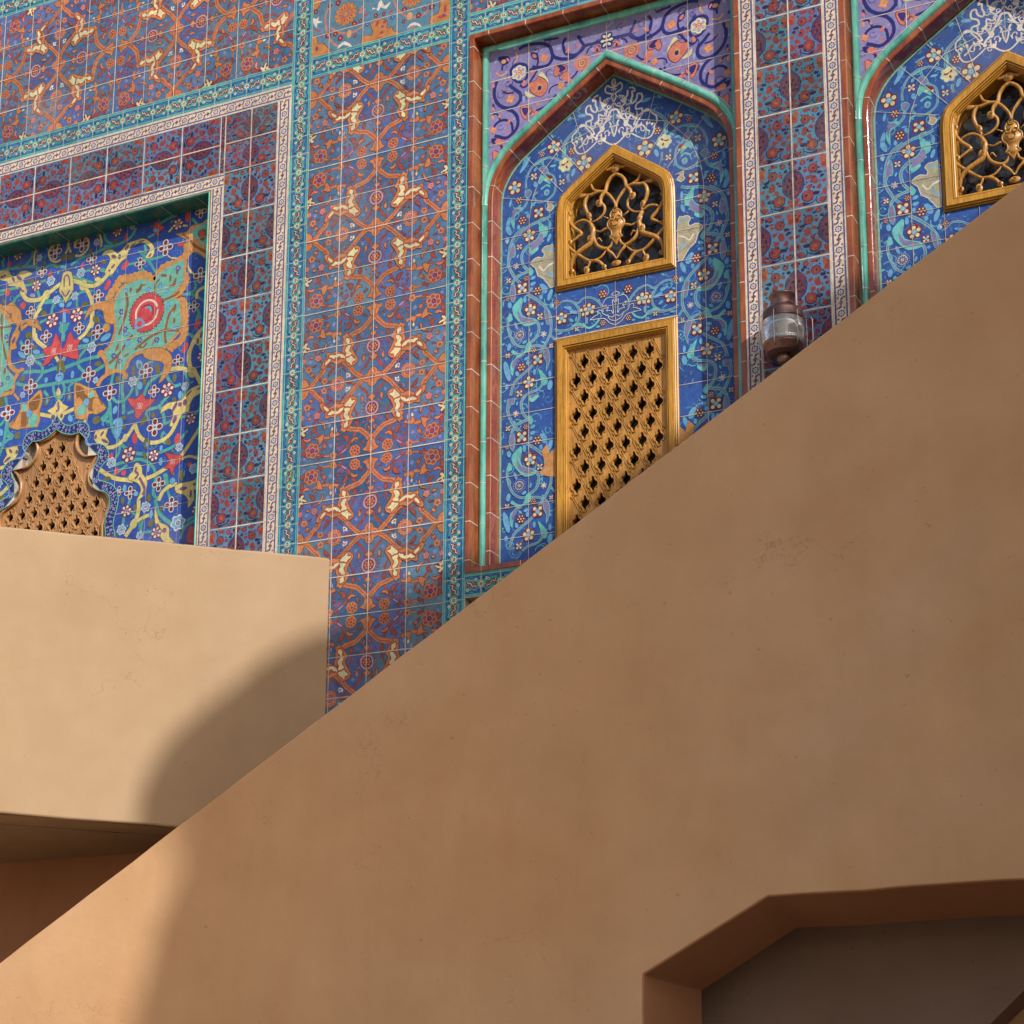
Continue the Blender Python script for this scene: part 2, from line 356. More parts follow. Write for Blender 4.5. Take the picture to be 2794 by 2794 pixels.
def curls(P_, x0, x1, z0, z1, n, cols, rmin, rmax, w_, seed):
    for i in range(n):
        x = x0 + (x1 - x0) * h2(i, seed, 31); z = z0 + (z1 - z0) * h2(i, seed, 32); R_ = rmin + (rmax - rmin) * h2(i, seed, 33); a_ = h2(i, seed, 34) * 6.28; sg = 1 if h2(i, seed, 35) > .5 else -1
        c_ = cols[int(h2(i, seed, 36) * len(cols))]; m_ = 13
        sp = [(x + R_ * (1 - .055 * t_) * cos(a_ + sg * t_ * .42), z + R_ * (1 - .055 * t_) * sin(a_ + sg * t_ * .42)) for t_ in range(m_)]
        Lr, Rr = ribbon(sp, w_, taper=True); k = P_.k
        for j in range(m_ - 1): P_.poly([Lr[j], Lr[j + 1], Rr[j + 1], Rr[j]], c_, k)
        P_.k = k + 1; e = sp[-1]; P_.poly(ell(e[0], e[1], w_ * 1.1, w_ * .8, a_, 7), c_)
def filler(P_, x0, x1, z0, z1, n, cols, rmin, rmax, seed):
    for i in range(n):
        x = x0 + (x1 - x0) * h2(i, seed, 21); z = z0 + (z1 - z0) * h2(i, seed, 22); r_ = rmin + (rmax - rmin) * h2(i, seed, 23); a_ = h2(i, seed, 24) * 6.28; c_ = cols[int(h2(i, seed, 25) * len(cols))]
        q = h2(i, seed, 26)
        if q < .4: P_.poly(ell(x, z, r_, r_ * .38, a_, 9), c_)
        elif q < .75:
            R_ = r_ * (1.1 + h2(i, seed, 27)); sp = [(x + R_ * cos(a_ + t_ * .32), z + R_ * sin(a_ + t_ * .32)) for t_ in range(9)]; Lr, Rr = ribbon(sp, r_ * .30, taper=True); k = P_.k
            for j in range(8): P_.poly([Lr[j], Lr[j + 1], Rr[j + 1], Rr[j]], c_, k)
            P_.k = k + 1
        else: P_.poly(lobes(x, z, r_ * .6, 5, .35, a_, 15), c_); P_.poly(ell(x, z, r_ * .2, r_ * .2, 0, 6), mul(c_, .55))
# ------------------------------------------------------------------ motif interpreter
OUTC = {'niche': 'tl', 'blue': None}
def ell(cx, cz, rx, rz, an, n=12):
    c_, s_ = cos(an), sin(an); return [(cx + rx * cos(t_) * c_ - rz * sin(t_) * s_, cz + rx * cos(t_) * s_ + rz * sin(t_) * c_) for t_ in (2 * pi * i / n for i in range(n))]
def lobes(cx, cz, r_, n, depth, rot=0, m_=None, inner=0):
    m_ = m_ or n * 6; return [(cx + r_ * (1 - depth + depth * abs(cos(n * (t_ - rot) / 2))) * cos(t_), cz + r_ * (1 - depth + depth * abs(cos(n * (t_ - rot) / 2))) * sin(t_)) for t_ in (2 * pi * i / m_ for i in range(m_))]
def flower(P_, ty, x, z, r, tf):
    def A(p, c_): P_.poly(p, L[c_] if isinstance(c_, str) else c_, None, tf)
    def pet(n, rc_, pr, pw, c_, rot=0):
        k = P_.k
        for i in range(n):
            t_ = rot + 2 * pi * i / n; P_.poly(ell(x + rc_ * cos(t_), z + rc_ * sin(t_), pr, pw, t_, 10), L[c_], k, tf)
        P_.k = k + 1
    if ty == 'knot':
        A(lobes(x, z, r * 1.06, 4, .34, 0), 'dk'); A(lobes(x, z, r, 4, .34, 0), 'or'); pet(4, r * .58, r * .27, r * .25, 'rc'); pet(4, r * .58, r * .18, r * .15, 'sa'); A(ell(x, z, r * .27, r * .27, 0), 'dk'); A(ell(x, z, r * .2, r * .2, 0), 'rd')
    elif ty == 'ros':
        A(lobes(x, z, r * 1.05, 14, .2), 'dk'); A(lobes(x, z, r * .98, 14, .2), 'or'); pet(14, r * .68, r * .08, r * .05, 'rc'); A(ell(x, z, r * .52, r * .52, 0, 20), 'la'); A(ell(x, z, r * .47, r * .47, 0, 20), 'rd'); A(ell(x, z, r * .3, r * .3, 0), 'or'); A(ell(x, z, r * .18, r * .18, 0), 'pu')
    elif ty == 'pom':
        pet(18, r * .84, r * .17, r * .075, 'dk'); pet(18, r * .84, r * .13, r * .05, 'pu'); A(ell(x, z, r * .64, r * .68, 0, 24), 'dk'); A(ell(x, z, r * .61, r * .65, 0, 24), 'or'); A(ell(x, z, r * .54, r * .58, 0, 24), 'la'); A(ell(x, z, r * .45, r * .49, 0, 20), 'rb'); pet(6, r * .26, r * .11, r * .11, 'or'); A(ell(x, z, r * .1, r * .1, 0), 'or')
    elif ty in ('f5p', 'f5o'):
        c_ = 'sa' if ty == 'f5p' else 'or'; A(lobes(x, z, r * 1.1, 5, .35, .3), 'dk'); A(lobes(x, z, r, 5, .35, .3), c_); A(ell(x, z, r * .35, r * .35, 0), 'dk'); A(ell(x, z, r * .22, r * .22, 0), 'la' if ty == 'f5p' else 'pu')
    elif ty == 'big':
        A(lobes(x, z, r * 1.05, 6, .2, .25), 'dk'); A(lobes(x, z, r * 1.0, 6, .2, .25), 'or'); pet(6, r * .6, r * .26, r * .25, 'ru', .25); A(lobes(x, z, r * .44, 6, .25, .7), 'la'); A(lobes(x, z, r * .36, 6, .25, .7), 'rb'); A(ell(x, z, r * .12, r * .12, 0), 'rd')
    elif ty == 'dsc':
        A(lobes(x, z, r * 1.05, 7, .12), 'dk'); A(lobes(x, z, r, 7, .12), 'or'); pet(7, r * .58, r * .24, r * .18, 'ru'); A(ell(x, z, r * .2, r * .2, 0), 'rb')
    elif ty == 'dot': pet(4, r * .55, r * .36, r * .36, 'la'); pet(4, r * .55, r * .18, r * .18, 'pu')
    elif ty == 'tiny': pet(6, r * .6, r * .34, r * .28, 'bl2'); A(ell(x, z, r * .4, r * .4, 0), 'lv'); A(ell(x, z, r * .2, r * .2, 0), 're')
    elif ty == 'q4':
        pet(4, r * .62, r * .46, r * .40, 'wh', pi / 2); pet(4, r * .62, r * .33, r * .28, 'rb', pi / 2); A(lobes(x, z, r * .36, 4, .5, pi / 4), 'wh'); A(ell(x, z, r * .2, r * .2, 0), 'sk'); A(ell(x, z, r * .08, r * .08, 0), 'cob')
    elif ty == 'h6':
        A(lobes(x, z, r * 1.04, 6, .16, .2), 'rb'); pet(6, r * .66, r * .24, r * .22, 'wh', .2); A(lobes(x, z, r * .42, 6, .3, .2), 're'); A(lobes(x, z, r * .3, 6, .3, .7), 'sk'); A(ell(x, z, r * .12, r * .12, 0), 'rb')
    elif ty == 'sk6':
        A(lobes(x, z, r * 1.08, 6, .28, .2), 'wh'); A(lobes(x, z, r * .88, 6, .28, .2), 'sk'); A(ell(x, z, r * .4, r * .4, 0), 'wh'); A(ell(x, z, r * .28, r * .28, 0), 'rb'); A(ell(x, z, r * .16, r * .16, 0), 'sk')
    elif ty == 'out': pet(4, r * .55, r * .40, r * .36, 'wh', .6); pet(4, r * .55, r * .28, r * .24, 're', .6)
    elif ty == 'redring':
        A(lobes(x, z, r * 1.02, 34, .10), 'rb'); A(lobes(x, z, r * .97, 34, .12), 're'); A(ell(x, z, r * .66, r * .66, 0, 30), 'wh'); A(ell(x, z, r * .56, r * .56, 0, 30), 're'); A(ell(x, z, r * .40, r * .40, 0, 24), 'rb'); A(ell(x - r * .02, z - r * .02, r * .36, r * .36, 0, 24), 're'); A(ell(x + r * .08, z + r * .12, r * .2, r * .2, 0, 20), 'sk'); A(ell(x + r * .0, z + r * .02, r * .19, r * .19, 0, 20), 're')
    elif ty in ('cf', 'c4'):
        n = 5 if ty == 'cf' else 4; ro = .4 if ty == 'cf' else pi / 4
        A(lobes(x, z, r * 1.05, n, .26, ro), 'rb'); pet(n, r * .6, r * .27, r * .26, 'cr', ro); A(lobes(x, z, r * .42, n * 2, .25, ro), 'tl'); A(lobes(x, z, r * .38, n * 2, .25, ro), 'sk'); A(ell(x, z, r * .14, r * .14, 0), 'cr'); A(ell(x, z, r * .07, r * .07, 0), 'rb')
    elif ty == 'c7': A(lobes(x, z, r, 6, .14), 'rb'); pet(6, r * .62, r * .17, r * .15, 'cr'); A(ell(x, z, r * .17, r * .17, 0), 'cr')
    elif ty == 'pal':
        A(lobes(x, z, r * 1.05, 7, .2, .7), 'sk'); A(lobes(x, z, r * .95, 7, .24, .7), 'cr'); pet(3, r * .38, r * .22, r * .13, 'rb', .9); A(ell(x - r * .1, z + r * .1, r * .16, r * .1, .8), 'rb')
    elif ty == 'targ': pet(22, r * .95, r * .05, r * .05, 'wl'); A(ell(x, z, r * .7, r * .7, 0, 20), 'wl'); A(ell(x, z, r * .63, r * .63, 0, 20), 'rb'); pet(10, r * .5, r * .1, r * .1, 'sk'); A(ell(x, z, r * .37, r * .37, 0, 16), 'cob'); A(ell(x, z, r * .26, r * .26, 0), 'cm')
    elif ty == 'pine': pet(6, r * .5, r * .3, r * .18, 'wl', .3); pet(6, r * .5, r * .16, r * .07, 'vi', .3); A(ell(x, z, r * .25, r * .3, 0), 'wl')
    elif ty == 'sun': A(lobes(x, z, r * 1.05, 14, .16), 'co'); A(ell(x, z, r * .56, r * .56, 0, 20), 'nv'); A(ell(x, z, r * .49, r * .49, 0, 20), 'gd'); A(ell(x, z, r * .27, r * .27, 0), 'nv'); A(ell(x, z, r * .21, r * .21, 0), 'co')
    elif ty == 'sun2': A(lobes(x, z, r * 1.05, 14, .3), 'dk'); A(lobes(x, z, r, 14, .3), 'dg'); pet(14, r * .52, r * .16, r * .06, 'rd'); A(ell(x, z, r * .3, r * .3, 0), 'bl2'); A(ell(x, z, r * .24, r * .24, 0), 'dg')
    elif ty == 'cfl': A(lobes(x, z, r * 1.05, 6, .2, .5), 'cr'); pet(6, r * .62, r * .24, r * .23, 'lv', .5); A(lobes(x, z, r * .5, 6, .3, .5), 'co'); A(ell(x, z, r * .2, r * .2, 0), 'cr'); A(ell(x, z, r * .1, r * .1, 0), 'nv')
    elif ty == 'or4': A(lobes(x, z, r * 1.05, 4, .4, .3), 'co'); A(lobes(x, z, r * .8, 4, .45, .3), 'gd'); A(ell(x, z, r * .2, r * .2, 0), 'co')
    elif ty == 'lace': A(lobes(x, z, r, 8, .2), 'nv'); pet(8, r * .62, r * .22, r * .14, 'cr'); pet(4, r * .25, r * .16, r * .12, 'cr')
    elif ty == 'rfl': A(lobes(x, z, r * 1.05, 5, .3), 'dk'); A(lobes(x, z, r * .85, 5, .3), 'rb'); A(ell(x, z, r * .35, r * .35, 0), 'sa')
    elif ty == 'bfl': pet(5, r * .6, r * .34, r * .28, 'bl2'); A(ell(x, z, r * .2, r * .2, 0), 'lv')
    elif ty == 'br': A(lobes(x, z, r * 1.02, 9, .14, .3), 'nb'); A(lobes(x, z, r * .93, 9, .16, .3), 'mr'); A(ell(x, z, r * .5, r * .5, 0), 'p2'); A(ell(x, z, r * .42, r * .42, 0), 'ow'); A(ell(x, z, r * .2, r * .2, 0), 'rc')
def cost(r): return r
def draw(P_, name, tf, clips=None, only=None):
    old = P_.clips
    if clips: P_.clips = (old or []) + clips
    for idx, ln in enumerate(DATA[name]):
        q = ln.split(' '); op = q[0]
        if op[0] == 'P':
            cs = q[1].split('/'); pts = [tuple(int(a) / 1000 for a in s_.split(',')) for s_ in q[2:]]; sp = smooth_path(pts, 2, True)
            if len(cs) > 1:
                Lr, Rr = ribbon(sp, .0036 if name != 'brown' else .0026, True); k = P_.k; big = Lr if abs(area(Lr)) > abs(area(Rr)) else Rr
                P_.poly(big, L[cs[1]], None, tf); small = Rr if big is Lr else Lr; P_.poly(small, L[cs[0]], None, tf)
            else: P_.poly(sp, L[cs[0]], None, tf)
        elif op[0] == 'S':
            c_ = q[1]; wavy = '~' in c_; closed = '@' in c_; c_ = c_.strip('~@'); w_ = int(q[2]) / 1000; pts = [tuple(int(a) / 1000 for a in s_.split(',')) for s_ in q[3:]]
            sp = smooth_path(pts, 6 if wavy else 3, closed); oc = {'or': 'dk', 'ru': 'dk', 'ye': 'ol', 'og': 'ol', 'aq': 'tl', 'wl': None}.get(c_)
            for cc, ww in (((oc, w_ + .0036),) if oc else ()) + ((c_, w_),):
                Lr, Rr = ribbon(sp, ww, closed, wavy, False, idx); k = P_.k; n = len(sp)
                for i in range(n if closed else n - 1):
                    j = (i + 1) % n; P_.poly([Lr[i], Lr[j], Rr[j], Rr[i]], L[cc], k, tf)
                P_.k = k + 1
        elif op == 'E':
            c_ = q[1]; x, z = (int(a) / 1000 for a in q[2].split(',')); rx, rz, an = int(q[3]) / 1000, int(q[4]) / 1000, radians(-float(q[5]))
            oc = {'ol': 'tl', 'sk': 'tl', 'ye': None, 'ru': 'dk'}.get(c_)
            n = 10 if max(rx, rz) < .02 else 14
            if oc: P_.poly(ell(x, z, rx + .0022, rz + .0022, an, n), L[oc], None, tf)
            P_.poly(ell(x, z, rx, rz, an, n), L[c_], None, tf)
        elif op == 'F':
            x, z = (int(a) / 1000 for a in q[2].split(',')); flower(P_, q[1], x, z, int(q[3]) / 1000, tf)
    P_.clips = old

DATA = {}
for _l in '''@floral
S ru 9 70,-1634 55,-1654 36,-1666 26,-1687 18,-1708
P ru 50,-1653 38,-1653 24,-1671 36,-1671 43,-1681 48,-1668
S ru 9 146,-1602 112,-1612 91,-1624
S ru 8 313,-1747 287,-1724 260,-1704 231,-1693 203,-1691 169,-1698
S ru 8 315,-1756 322,-1775 331,-1797 327,-1814 317,-1839 298,-1860 291,-1868
P ru/dk 314,-1809 333,-1817 345,-1841 328,-1836 312,-1822
S or 14 277,-1874 246,-1877 222,-1872 199,-1872
P or/dk 182,-1860 189,-1850 198,-1861 213,-1857 222,-1840 234,-1851 239,-1870 223,-1881 199,-1877 175,-1870
S ru 8 268,-1884 258,-1898 256,-1917
P ru/dk 252,-1912 268,-1913 280,-1930 281,-1946 264,-1932 252,-1923
S ru 7 105,-1744 91,-1771 85,-1799 84,-1824
P ru/dk 85,-1808 97,-1819 90,-1836 81,-1841 72,-1819
S ru 11 88,-1871 103,-1899 121,-1928 143,-1954 172,-1970 196,-1977
S or 8 224,-1975 243,-1974 267,-1972 286,-1966 307,-1959
S ru 5 135,-1922 131,-1939
S la 6 138,-1950 153,-1960 162,-1966
P ru/dk 271,-1955 288,-1967 300,-1967 295,-1990 286,-1976 267,-1972
S ru 11 369,-1916 381,-1898 390,-1873 398,-1853
P ru/dk 374,-1877 395,-1876 392,-1905 381,-1912
S ru 6 330,-1649 352,-1671 366,-1691 383,-1721 394,-1745 397,-1766 395,-1792
P or/dk 338,-1664 359,-1656 354,-1676 338,-1677
S ru 7 235,-1616 256,-1621 290,-1624 314,-1637
S or~ 23 14,-1587 46,-1603 78,-1624 108,-1649 133,-1679 157,-1701 179,-1716
S rc 5 24,-1591 54,-1608 81,-1626 108,-1651 128,-1673
S or~ 23 263,-1738 276,-1704 285,-1674 307,-1656 328,-1635 346,-1616 372,-1603 408,-1605
P or/dk 365,-1608 370,-1634 385,-1650 408,-1650 408,-1607
S rc 5 277,-1698 287,-1676 308,-1657 329,-1636 348,-1617 372,-1607 408,-1608
P or/dk 286,-1693 296,-1696 293,-1710 282,-1710
P or/dk 288,-1670 302,-1675 303,-1686 288,-1682
S or~ 25 145,-1832 126,-1846 88,-1856 62,-1865 38,-1886 17,-1907 3,-1929 2,-1954
P or/dk -12,-1915 15,-1922 25,-1939 30,-1954 48,-1967 33,-1977 21,-1979 -1,-1996 -15,-1994
S rc 5 131,-1834 117,-1849 86,-1855 64,-1862 40,-1884 19,-1903 6,-1927 6,-1952 16,-1967 4,-1990
P or/dk 128,-1676 145,-1685 165,-1709 179,-1723 181,-1759 179,-1781 171,-1803 177,-1815 170,-1829 176,-1848 161,-1855 151,-1864 138,-1846 124,-1833 111,-1810 101,-1791 118,-1778 113,-1759 100,-1736 85,-1713 88,-1693 106,-1681
P or/dk 157,-1710 179,-1709 203,-1702 222,-1709 237,-1720 262,-1700 288,-1688 298,-1701 289,-1720 277,-1736 263,-1749 268,-1768 257,-1778 233,-1769 211,-1779 194,-1768 170,-1757 159,-1731
P rc 123,-1678 145,-1699 161,-1711 164,-1723 161,-1733 167,-1775 155,-1798 161,-1821 157,-1843 131,-1834 127,-1808 123,-1790 131,-1769 121,-1740 94,-1710 96,-1699 113,-1695
P rc 160,-1721 184,-1727 210,-1723 234,-1730 257,-1750 254,-1762 221,-1765 190,-1763 162,-1741
P rc 278,-1700 277,-1727 255,-1748 236,-1734 238,-1724 258,-1708
P cr 123,-1685 133,-1697 148,-1708 157,-1719 153,-1726 138,-1727 124,-1733 115,-1721 98,-1709 102,-1703 116,-1703 120,-1690
P cr 157,-1735 148,-1735 136,-1737 126,-1741 127,-1750 137,-1761 135,-1774 129,-1784 130,-1794 145,-1793 154,-1784 161,-1774 159,-1762 152,-1752 158,-1744
P cr 135,-1800 145,-1801 147,-1809 155,-1813 157,-1823 154,-1836 138,-1830 134,-1821 137,-1810
P cr 164,-1726 162,-1736 172,-1748 189,-1757 209,-1759 220,-1755 235,-1760 251,-1754 235,-1744 225,-1737 217,-1743 203,-1742 194,-1747 184,-1735 170,-1732
P cr 273,-1708 269,-1725 251,-1740 243,-1734 246,-1726 258,-1717
P cr 224,-1823 229,-1833 227,-1842 219,-1839 218,-1828
P rb 410,-1786 391,-1787 377,-1794 356,-1803 359,-1817 373,-1828 373,-1848 392,-1858 411,-1857
P cr 410,-1788 398,-1790 395,-1803 385,-1798 383,-1806 392,-1814 377,-1814 363,-1807 361,-1813 373,-1822 387,-1827 377,-1838 380,-1846 392,-1843 399,-1833 411,-1842
P rb 396,-1810 403,-1809 401,-1820 392,-1820
F knot 1,-1600 51
F ros 196,-1602 42
F pom 4,-1760 56
P or/dk -17,-1718 -10,-1694 2,-1688 17,-1699 23,-1709 9,-1717 2,-1730
P or/dk -5,-1815 12,-1820 18,-1835 3,-1841 -7,-1833
P or/dk 32,-1851 18,-1851 8,-1860 14,-1875 21,-1880 18,-1864
P or/dk -14,-1845 -4,-1854 -3,-1872 -11,-1873
F f5p 311,-1753 19
F f5p 395,-1750 14
F f5o 368,-1700 20
F f5o 272,-1625 19
F f5o 211,-1974 21
F f5o 262,-1921 10
F big 333,-1933 42
F dsc 90,-1965 30
P or/dk 268,-1856 291,-1858 310,-1869 328,-1857 321,-1874 303,-1880 302,-1896 292,-1912 275,-1887 272,-1871
P sa/dk 338,-1874 350,-1863 364,-1867 390,-1859 374,-1878 360,-1883
P ru/dk 166,-1876 151,-1876 131,-1881 122,-1895 128,-1913 143,-1910 152,-1889
P or/dk 71,-1913 79,-1899 96,-1896 112,-1909 109,-1925 99,-1918 89,-1910
P ru/dk 374,-1931 386,-1927 394,-1941 399,-1953 384,-1948 367,-1963 372,-1943
P ru/dk 253,-1646 252,-1666 241,-1681 219,-1685 227,-1671 240,-1660
P ru/dk 157,-1669 169,-1672 174,-1683 164,-1683
P or/dk 53,-1688 64,-1703 59,-1715 65,-1729 51,-1722 44,-1704
P or/dk 307,-1771 305,-1788 286,-1793 278,-1805 273,-1818 270,-1834 261,-1820 270,-1797 282,-1784 299,-1784
P or/dk 339,-1760 352,-1755 365,-1765 349,-1772
P ru/dk 323,-1720 332,-1708 351,-1712 336,-1717
P pu 147,-1933 161,-1926 176,-1935 193,-1931 188,-1948 167,-1958 152,-1951
P rd/dk 180,-1920 187,-1910 195,-1918 185,-1932
P la 197,-1858 194,-1836 205,-1813 212,-1810 203,-1833
P rd 198,-1825 207,-1818 210,-1832 200,-1837
P wh 127,-1623 138,-1630 146,-1621 150,-1646 142,-1648 125,-1639
P ru 133,-1631 140,-1636 145,-1629 146,-1641 137,-1641
F dot 240,-1811 11
F dot 228,-1922 12
F dot 73,-1679 10
F dot 358,-1739 11
F dot 376,-1971 10
E ru 153,-1661 5 3 40
E ru 190,-1666 4 6 20
E ru 187,-1891 7 7 0
E ru 161,-1984 8 5 40
E ru 44,-1929 7 5 40
E ru 60,-1937 6 6 0
E ru 159,-1911 4 3 0
E ru 134,-1604 5 8 0
E ru 301,-1639 5 5 0
E ru 398,-1706 3 12 0
E rd 76,-1777 4 9 20
E rd 17,-1812 4 9 10
E rd 49,-1824 5 9 60
E rd 27,-1812 4 9 0
@niche
S aq 17 -2488,-588 -2412,-591 -2276,-592 -2164,-590
S aq 17 -2389,-686 -2362,-646 -2325,-641
S aq 17 -2220,-636 -2202,-685 -2163,-712 -2073,-724
S aq 17 -2220,-746 -2177,-722 -2028,-739 -1913,-711 -1840,-720
S aq 18 -2498,-468 -2452,-465 -2360,-471 -2269,-484 -2191,-526
S aq 17 -2191,-519 -2140,-504 -2072,-525 -2027,-541
S aq 18 -1998,-534 -1941,-508 -1883,-501 -1825,-494 -1768,-481 -1687,-479
S aq 15 -1906,-592 -1819,-591 -1745,-619
S aq 16 -2277,-371 -2273,-424 -2315,-467
S aq 15 -1781,-388 -1763,-437 -1726,-464
S aq 17 -2101,-744 -2112,-792 -2086,-856
S aq 17 -1940,-738 -1936,-802 -1905,-834 -1839,-834
S aq 16 -2009,-590 -1843,-669 -1864,-677
S aq 16 -1529,-557 -1470,-620 -1424,-692
S aq 16 -1549,-591 -1442,-613 -1372,-609
S aq 16 -1504,-512 -1494,-565 -1544,-548
S aq 15 -1201,-428 -1157,-481
S aq 16 -1242,-860 -1179,-873 -1123,-909 -1088,-934
S aq 16 -1163,-796 -1160,-846 -1207,-867
S aq 15 -1618,-614 -1554,-615 -1509,-662 -1494,-690
S aq 15 -1484,-478 -1436,-464 -1397,-409 -1300,-387
S aq 17 -1798,-602 -1754,-617 -1712,-594
S aq 17 -1778,-466 -1691,-478 -1599,-453 -1567,-403
S aq 16 -1232,-924 -1190,-926 -1134,-974 -1118,-1026
S aq 17 -2191,-838 -2147,-827 -2110,-822
S aq 19 -2319,-922 -2268,-1002 -2199,-1034 -2132,-1034
S aq 18 -1921,-1029 -1841,-1032 -1772,-988 -1740,-932
S aq 18 -1861,-1053 -1902,-1095 -1906,-1144 -1860,-1190
S aq 20 -2330,-1171 -2215,-1211 -2126,-1218 -2024,-1220 -1922,-1226 -1872,-1219 -1781,-1192 -1718,-1167
S aq 20 -2282,-1114 -2207,-1121 -2132,-1138 -2059,-1129 -2000,-1146
S aq 21 -2000,-1140 -1929,-1128 -1857,-1116 -1764,-1115
S aq 17 -2212,-1057 -2157,-1098 -2153,-1149 -2195,-1192
S aq 20 -2022,-928 -2019,-979
S aq 17 -2049,-859 -2024,-902 -1989,-877
S aq 18 -2132,-1248 -2099,-1291
S aq 18 -2068,-1215 -2065,-1259 -2032,-1315 -1991,-1279 -2002,-1227
S aq 16 -1929,-1234 -1963,-1259 -1953,-1298
S aq 20 -2400,-1232 -2388,-1284 -2379,-1407
S aq 18 -1665,-1232 -1682,-1297 -1684,-1382 -1687,-1443 -1734,-1484
S aq 17 -2377,-1045 -2336,-1085
S sk 20 -2024,-801 -2019,-872
E aq -2024,-902 32 28 0
E sk -2030,-1188 29 29 0
E rb -2032,-1179 15 4 0
S aq 18 -1667,-1232 -1678,-1285 -1682,-1333
S aq 19 -1685,-1388 -1674,-1457 -1729,-1491
S aq 21 -1599,-1274 -1606,-1335 -1592,-1404 -1587,-1478
S aq 17 -1666,-1367 -1635,-1400 -1586,-1399 -1547,-1363 -1534,-1335
S aq 17 -1477,-1235 -1508,-1315 -1503,-1389
S aq 20 -1461,-1397 -1431,-1329 -1364,-1293 -1323,-1288
S aq 18 -1322,-1300 -1299,-1341 -1270,-1376 -1223,-1372
S aq 18 -1289,-1415 -1328,-1444 -1361,-1475 -1436,-1486 -1426,-1542
S aq 20 -1361,-1463 -1331,-1516 -1314,-1586
S aq 18 -1229,-1257 -1183,-1349 -1187,-1409 -1244,-1483
S aq 15 -1082,-1499 -1120,-1552 -1213,-1560 -1321,-1578
S aq 16 -1561,-1477 -1520,-1472
S aq 19 -1674,-1457 -1663,-1527
S aq 16 -1721,-1492 -1700,-1495 -1664,-1514
S aq 16 -1145,-1030 -1133,-996
S aq 17 -1196,-1093 -1161,-1118 -1096,-1209
S aq 16 -1451,-1216 -1396,-1201
S aq 19 -1663,-1527 -1623,-1607 -1549,-1685 -1457,-1724 -1367,-1738
S aq 17 -1600,-1647 -1604,-1694 -1643,-1742
S aq 18 -1628,-1757 -1545,-1752 -1455,-1754 -1377,-1808 -1360,-1876 -1369,-1958 -1326,-1993
S aq 17 -1169,-1640 -1246,-1710 -1313,-1729 -1367,-1738
S aq 26 -1300,-1856 -1283,-1924
S aq 22 -1353,-1989 -1337,-2051 -1293,-2104 -1231,-2148
S aq 16 -1508,-2032 -1458,-2074 -1440,-2153
S aq 15 -1418,-2057 -1435,-2119 -1439,-2165
S aq 16 -1059,-2132 -1118,-2147 -1163,-2169 -1187,-2230
S aq 16 -1513,-1942 -1524,-1994
S aq 17 -1548,-2049 -1558,-2113
S aq 16 -1659,-1824 -1598,-1798 -1544,-1770
S aq 16 -1319,-1621 -1331,-1649 -1316,-1681 -1274,-1694
S aq 15 -1425,-2161 -1358,-2165
S aq 15 -1258,-2010 -1281,-1947
S aq 14 -1151,-2136 -1106,-2119 -1067,-2096
P ye -2513,-465 -2436,-475 -2419,-504 -2379,-519 -2351,-499 -2313,-500 -2262,-531 -2310,-541 -2328,-556 -2296,-621 -2306,-648 -2350,-610 -2382,-580 -2429,-568 -2439,-539 -2510,-512
S ye 25 -2334,-619 -2300,-672 -2254,-691 -2208,-696 -2157,-684
E ye -2155,-678 26 30 20
E ye -1904,-672 25 31 0
S ye 24 -2157,-681 -2115,-658 -2065,-633 -2035,-632
S ye 23 -1984,-627 -1931,-650 -1893,-674 -1842,-689 -1805,-689 -1770,-671 -1736,-640
S ye 21 -2164,-693 -2191,-732 -2210,-773 -2229,-828 -2228,-885
S ye 21 -1885,-692 -1852,-749 -1832,-816 -1826,-907 -1833,-936
P ye/ol -2047,-568 -1989,-576 -1969,-681 -1993,-714 -2018,-755 -2045,-704 -2071,-673 -2058,-624
S pu 10 -2034,-655 -2037,-603 -2020,-587 -2003,-610 -1997,-656
S pu 10 -2050,-677 -2021,-715 -1995,-682
E pu -2472,-500 22 9 0
E pu -2355,-537 26 10 40
E pu -2343,-605 19 9 40
E pu -2323,-622 10 7 0
E pu -2397,-535 19 9 60
P ye/ol -1829,-652 -1808,-641 -1778,-663 -1814,-671
E la -2252,-662 21 11 20
S ye 13 -2158,-416 -2143,-465 -2104,-492 -2064,-482
S ye 13 -2247,-378 -2258,-427 -2254,-480
S ye 13 -2023,-381 -2023,-426 -2040,-454
S ye 13 -2020,-413 -2003,-456
S ye 13 -1972,-482 -1927,-488 -1886,-455 -1889,-403 -1927,-382
S ye 13 -1814,-384 -1796,-430 -1798,-468
S ye 14 -2081,-394 -2126,-384 -2158,-416
S ye 14 -1975,-436 -1977,-403 -1949,-384
P ye/ol -1789,-521 -1762,-495 -1718,-498 -1680,-531 -1646,-507 -1612,-482 -1569,-479 -1520,-476 -1476,-499 -1442,-538 -1435,-577 -1456,-605 -1495,-596 -1476,-568 -1467,-545 -1496,-515 -1533,-499 -1575,-509 -1606,-528 -1621,-569 -1649,-582 -1676,-608 -1706,-646 -1745,-651 -1763,-622 -1742,-588 -1729,-552 -1753,-522
E pu -1705,-545 21 11 30
E pu -1668,-553 10 17 0
E pu -1708,-601 17 8 -40
E pu -1732,-622 10 10 0
E pu -1621,-509 11 18 30
E pu -1582,-505 21 7 -30
E pu -1526,-491 21 5 0
E pu -1464,-587 14 7 -50
S ye 24 -1732,-628 -1766,-665 -1822,-689
P ye -1355,-597 -1330,-625 -1259,-647 -1315,-640 -1344,-622
P ye -1214,-686 -1200,-720 -1164,-762 -1199,-745 -1215,-711
S ye 11 -1258,-459 -1227,-466
S ye 11 -1348,-477 -1321,-451
S ye 18 -1147,-904 -1146,-867 -1112,-849 -1085,-852
S ye 23 -2186,-749 -2214,-776 -2228,-812 -2225,-895 -2198,-945 -2135,-998
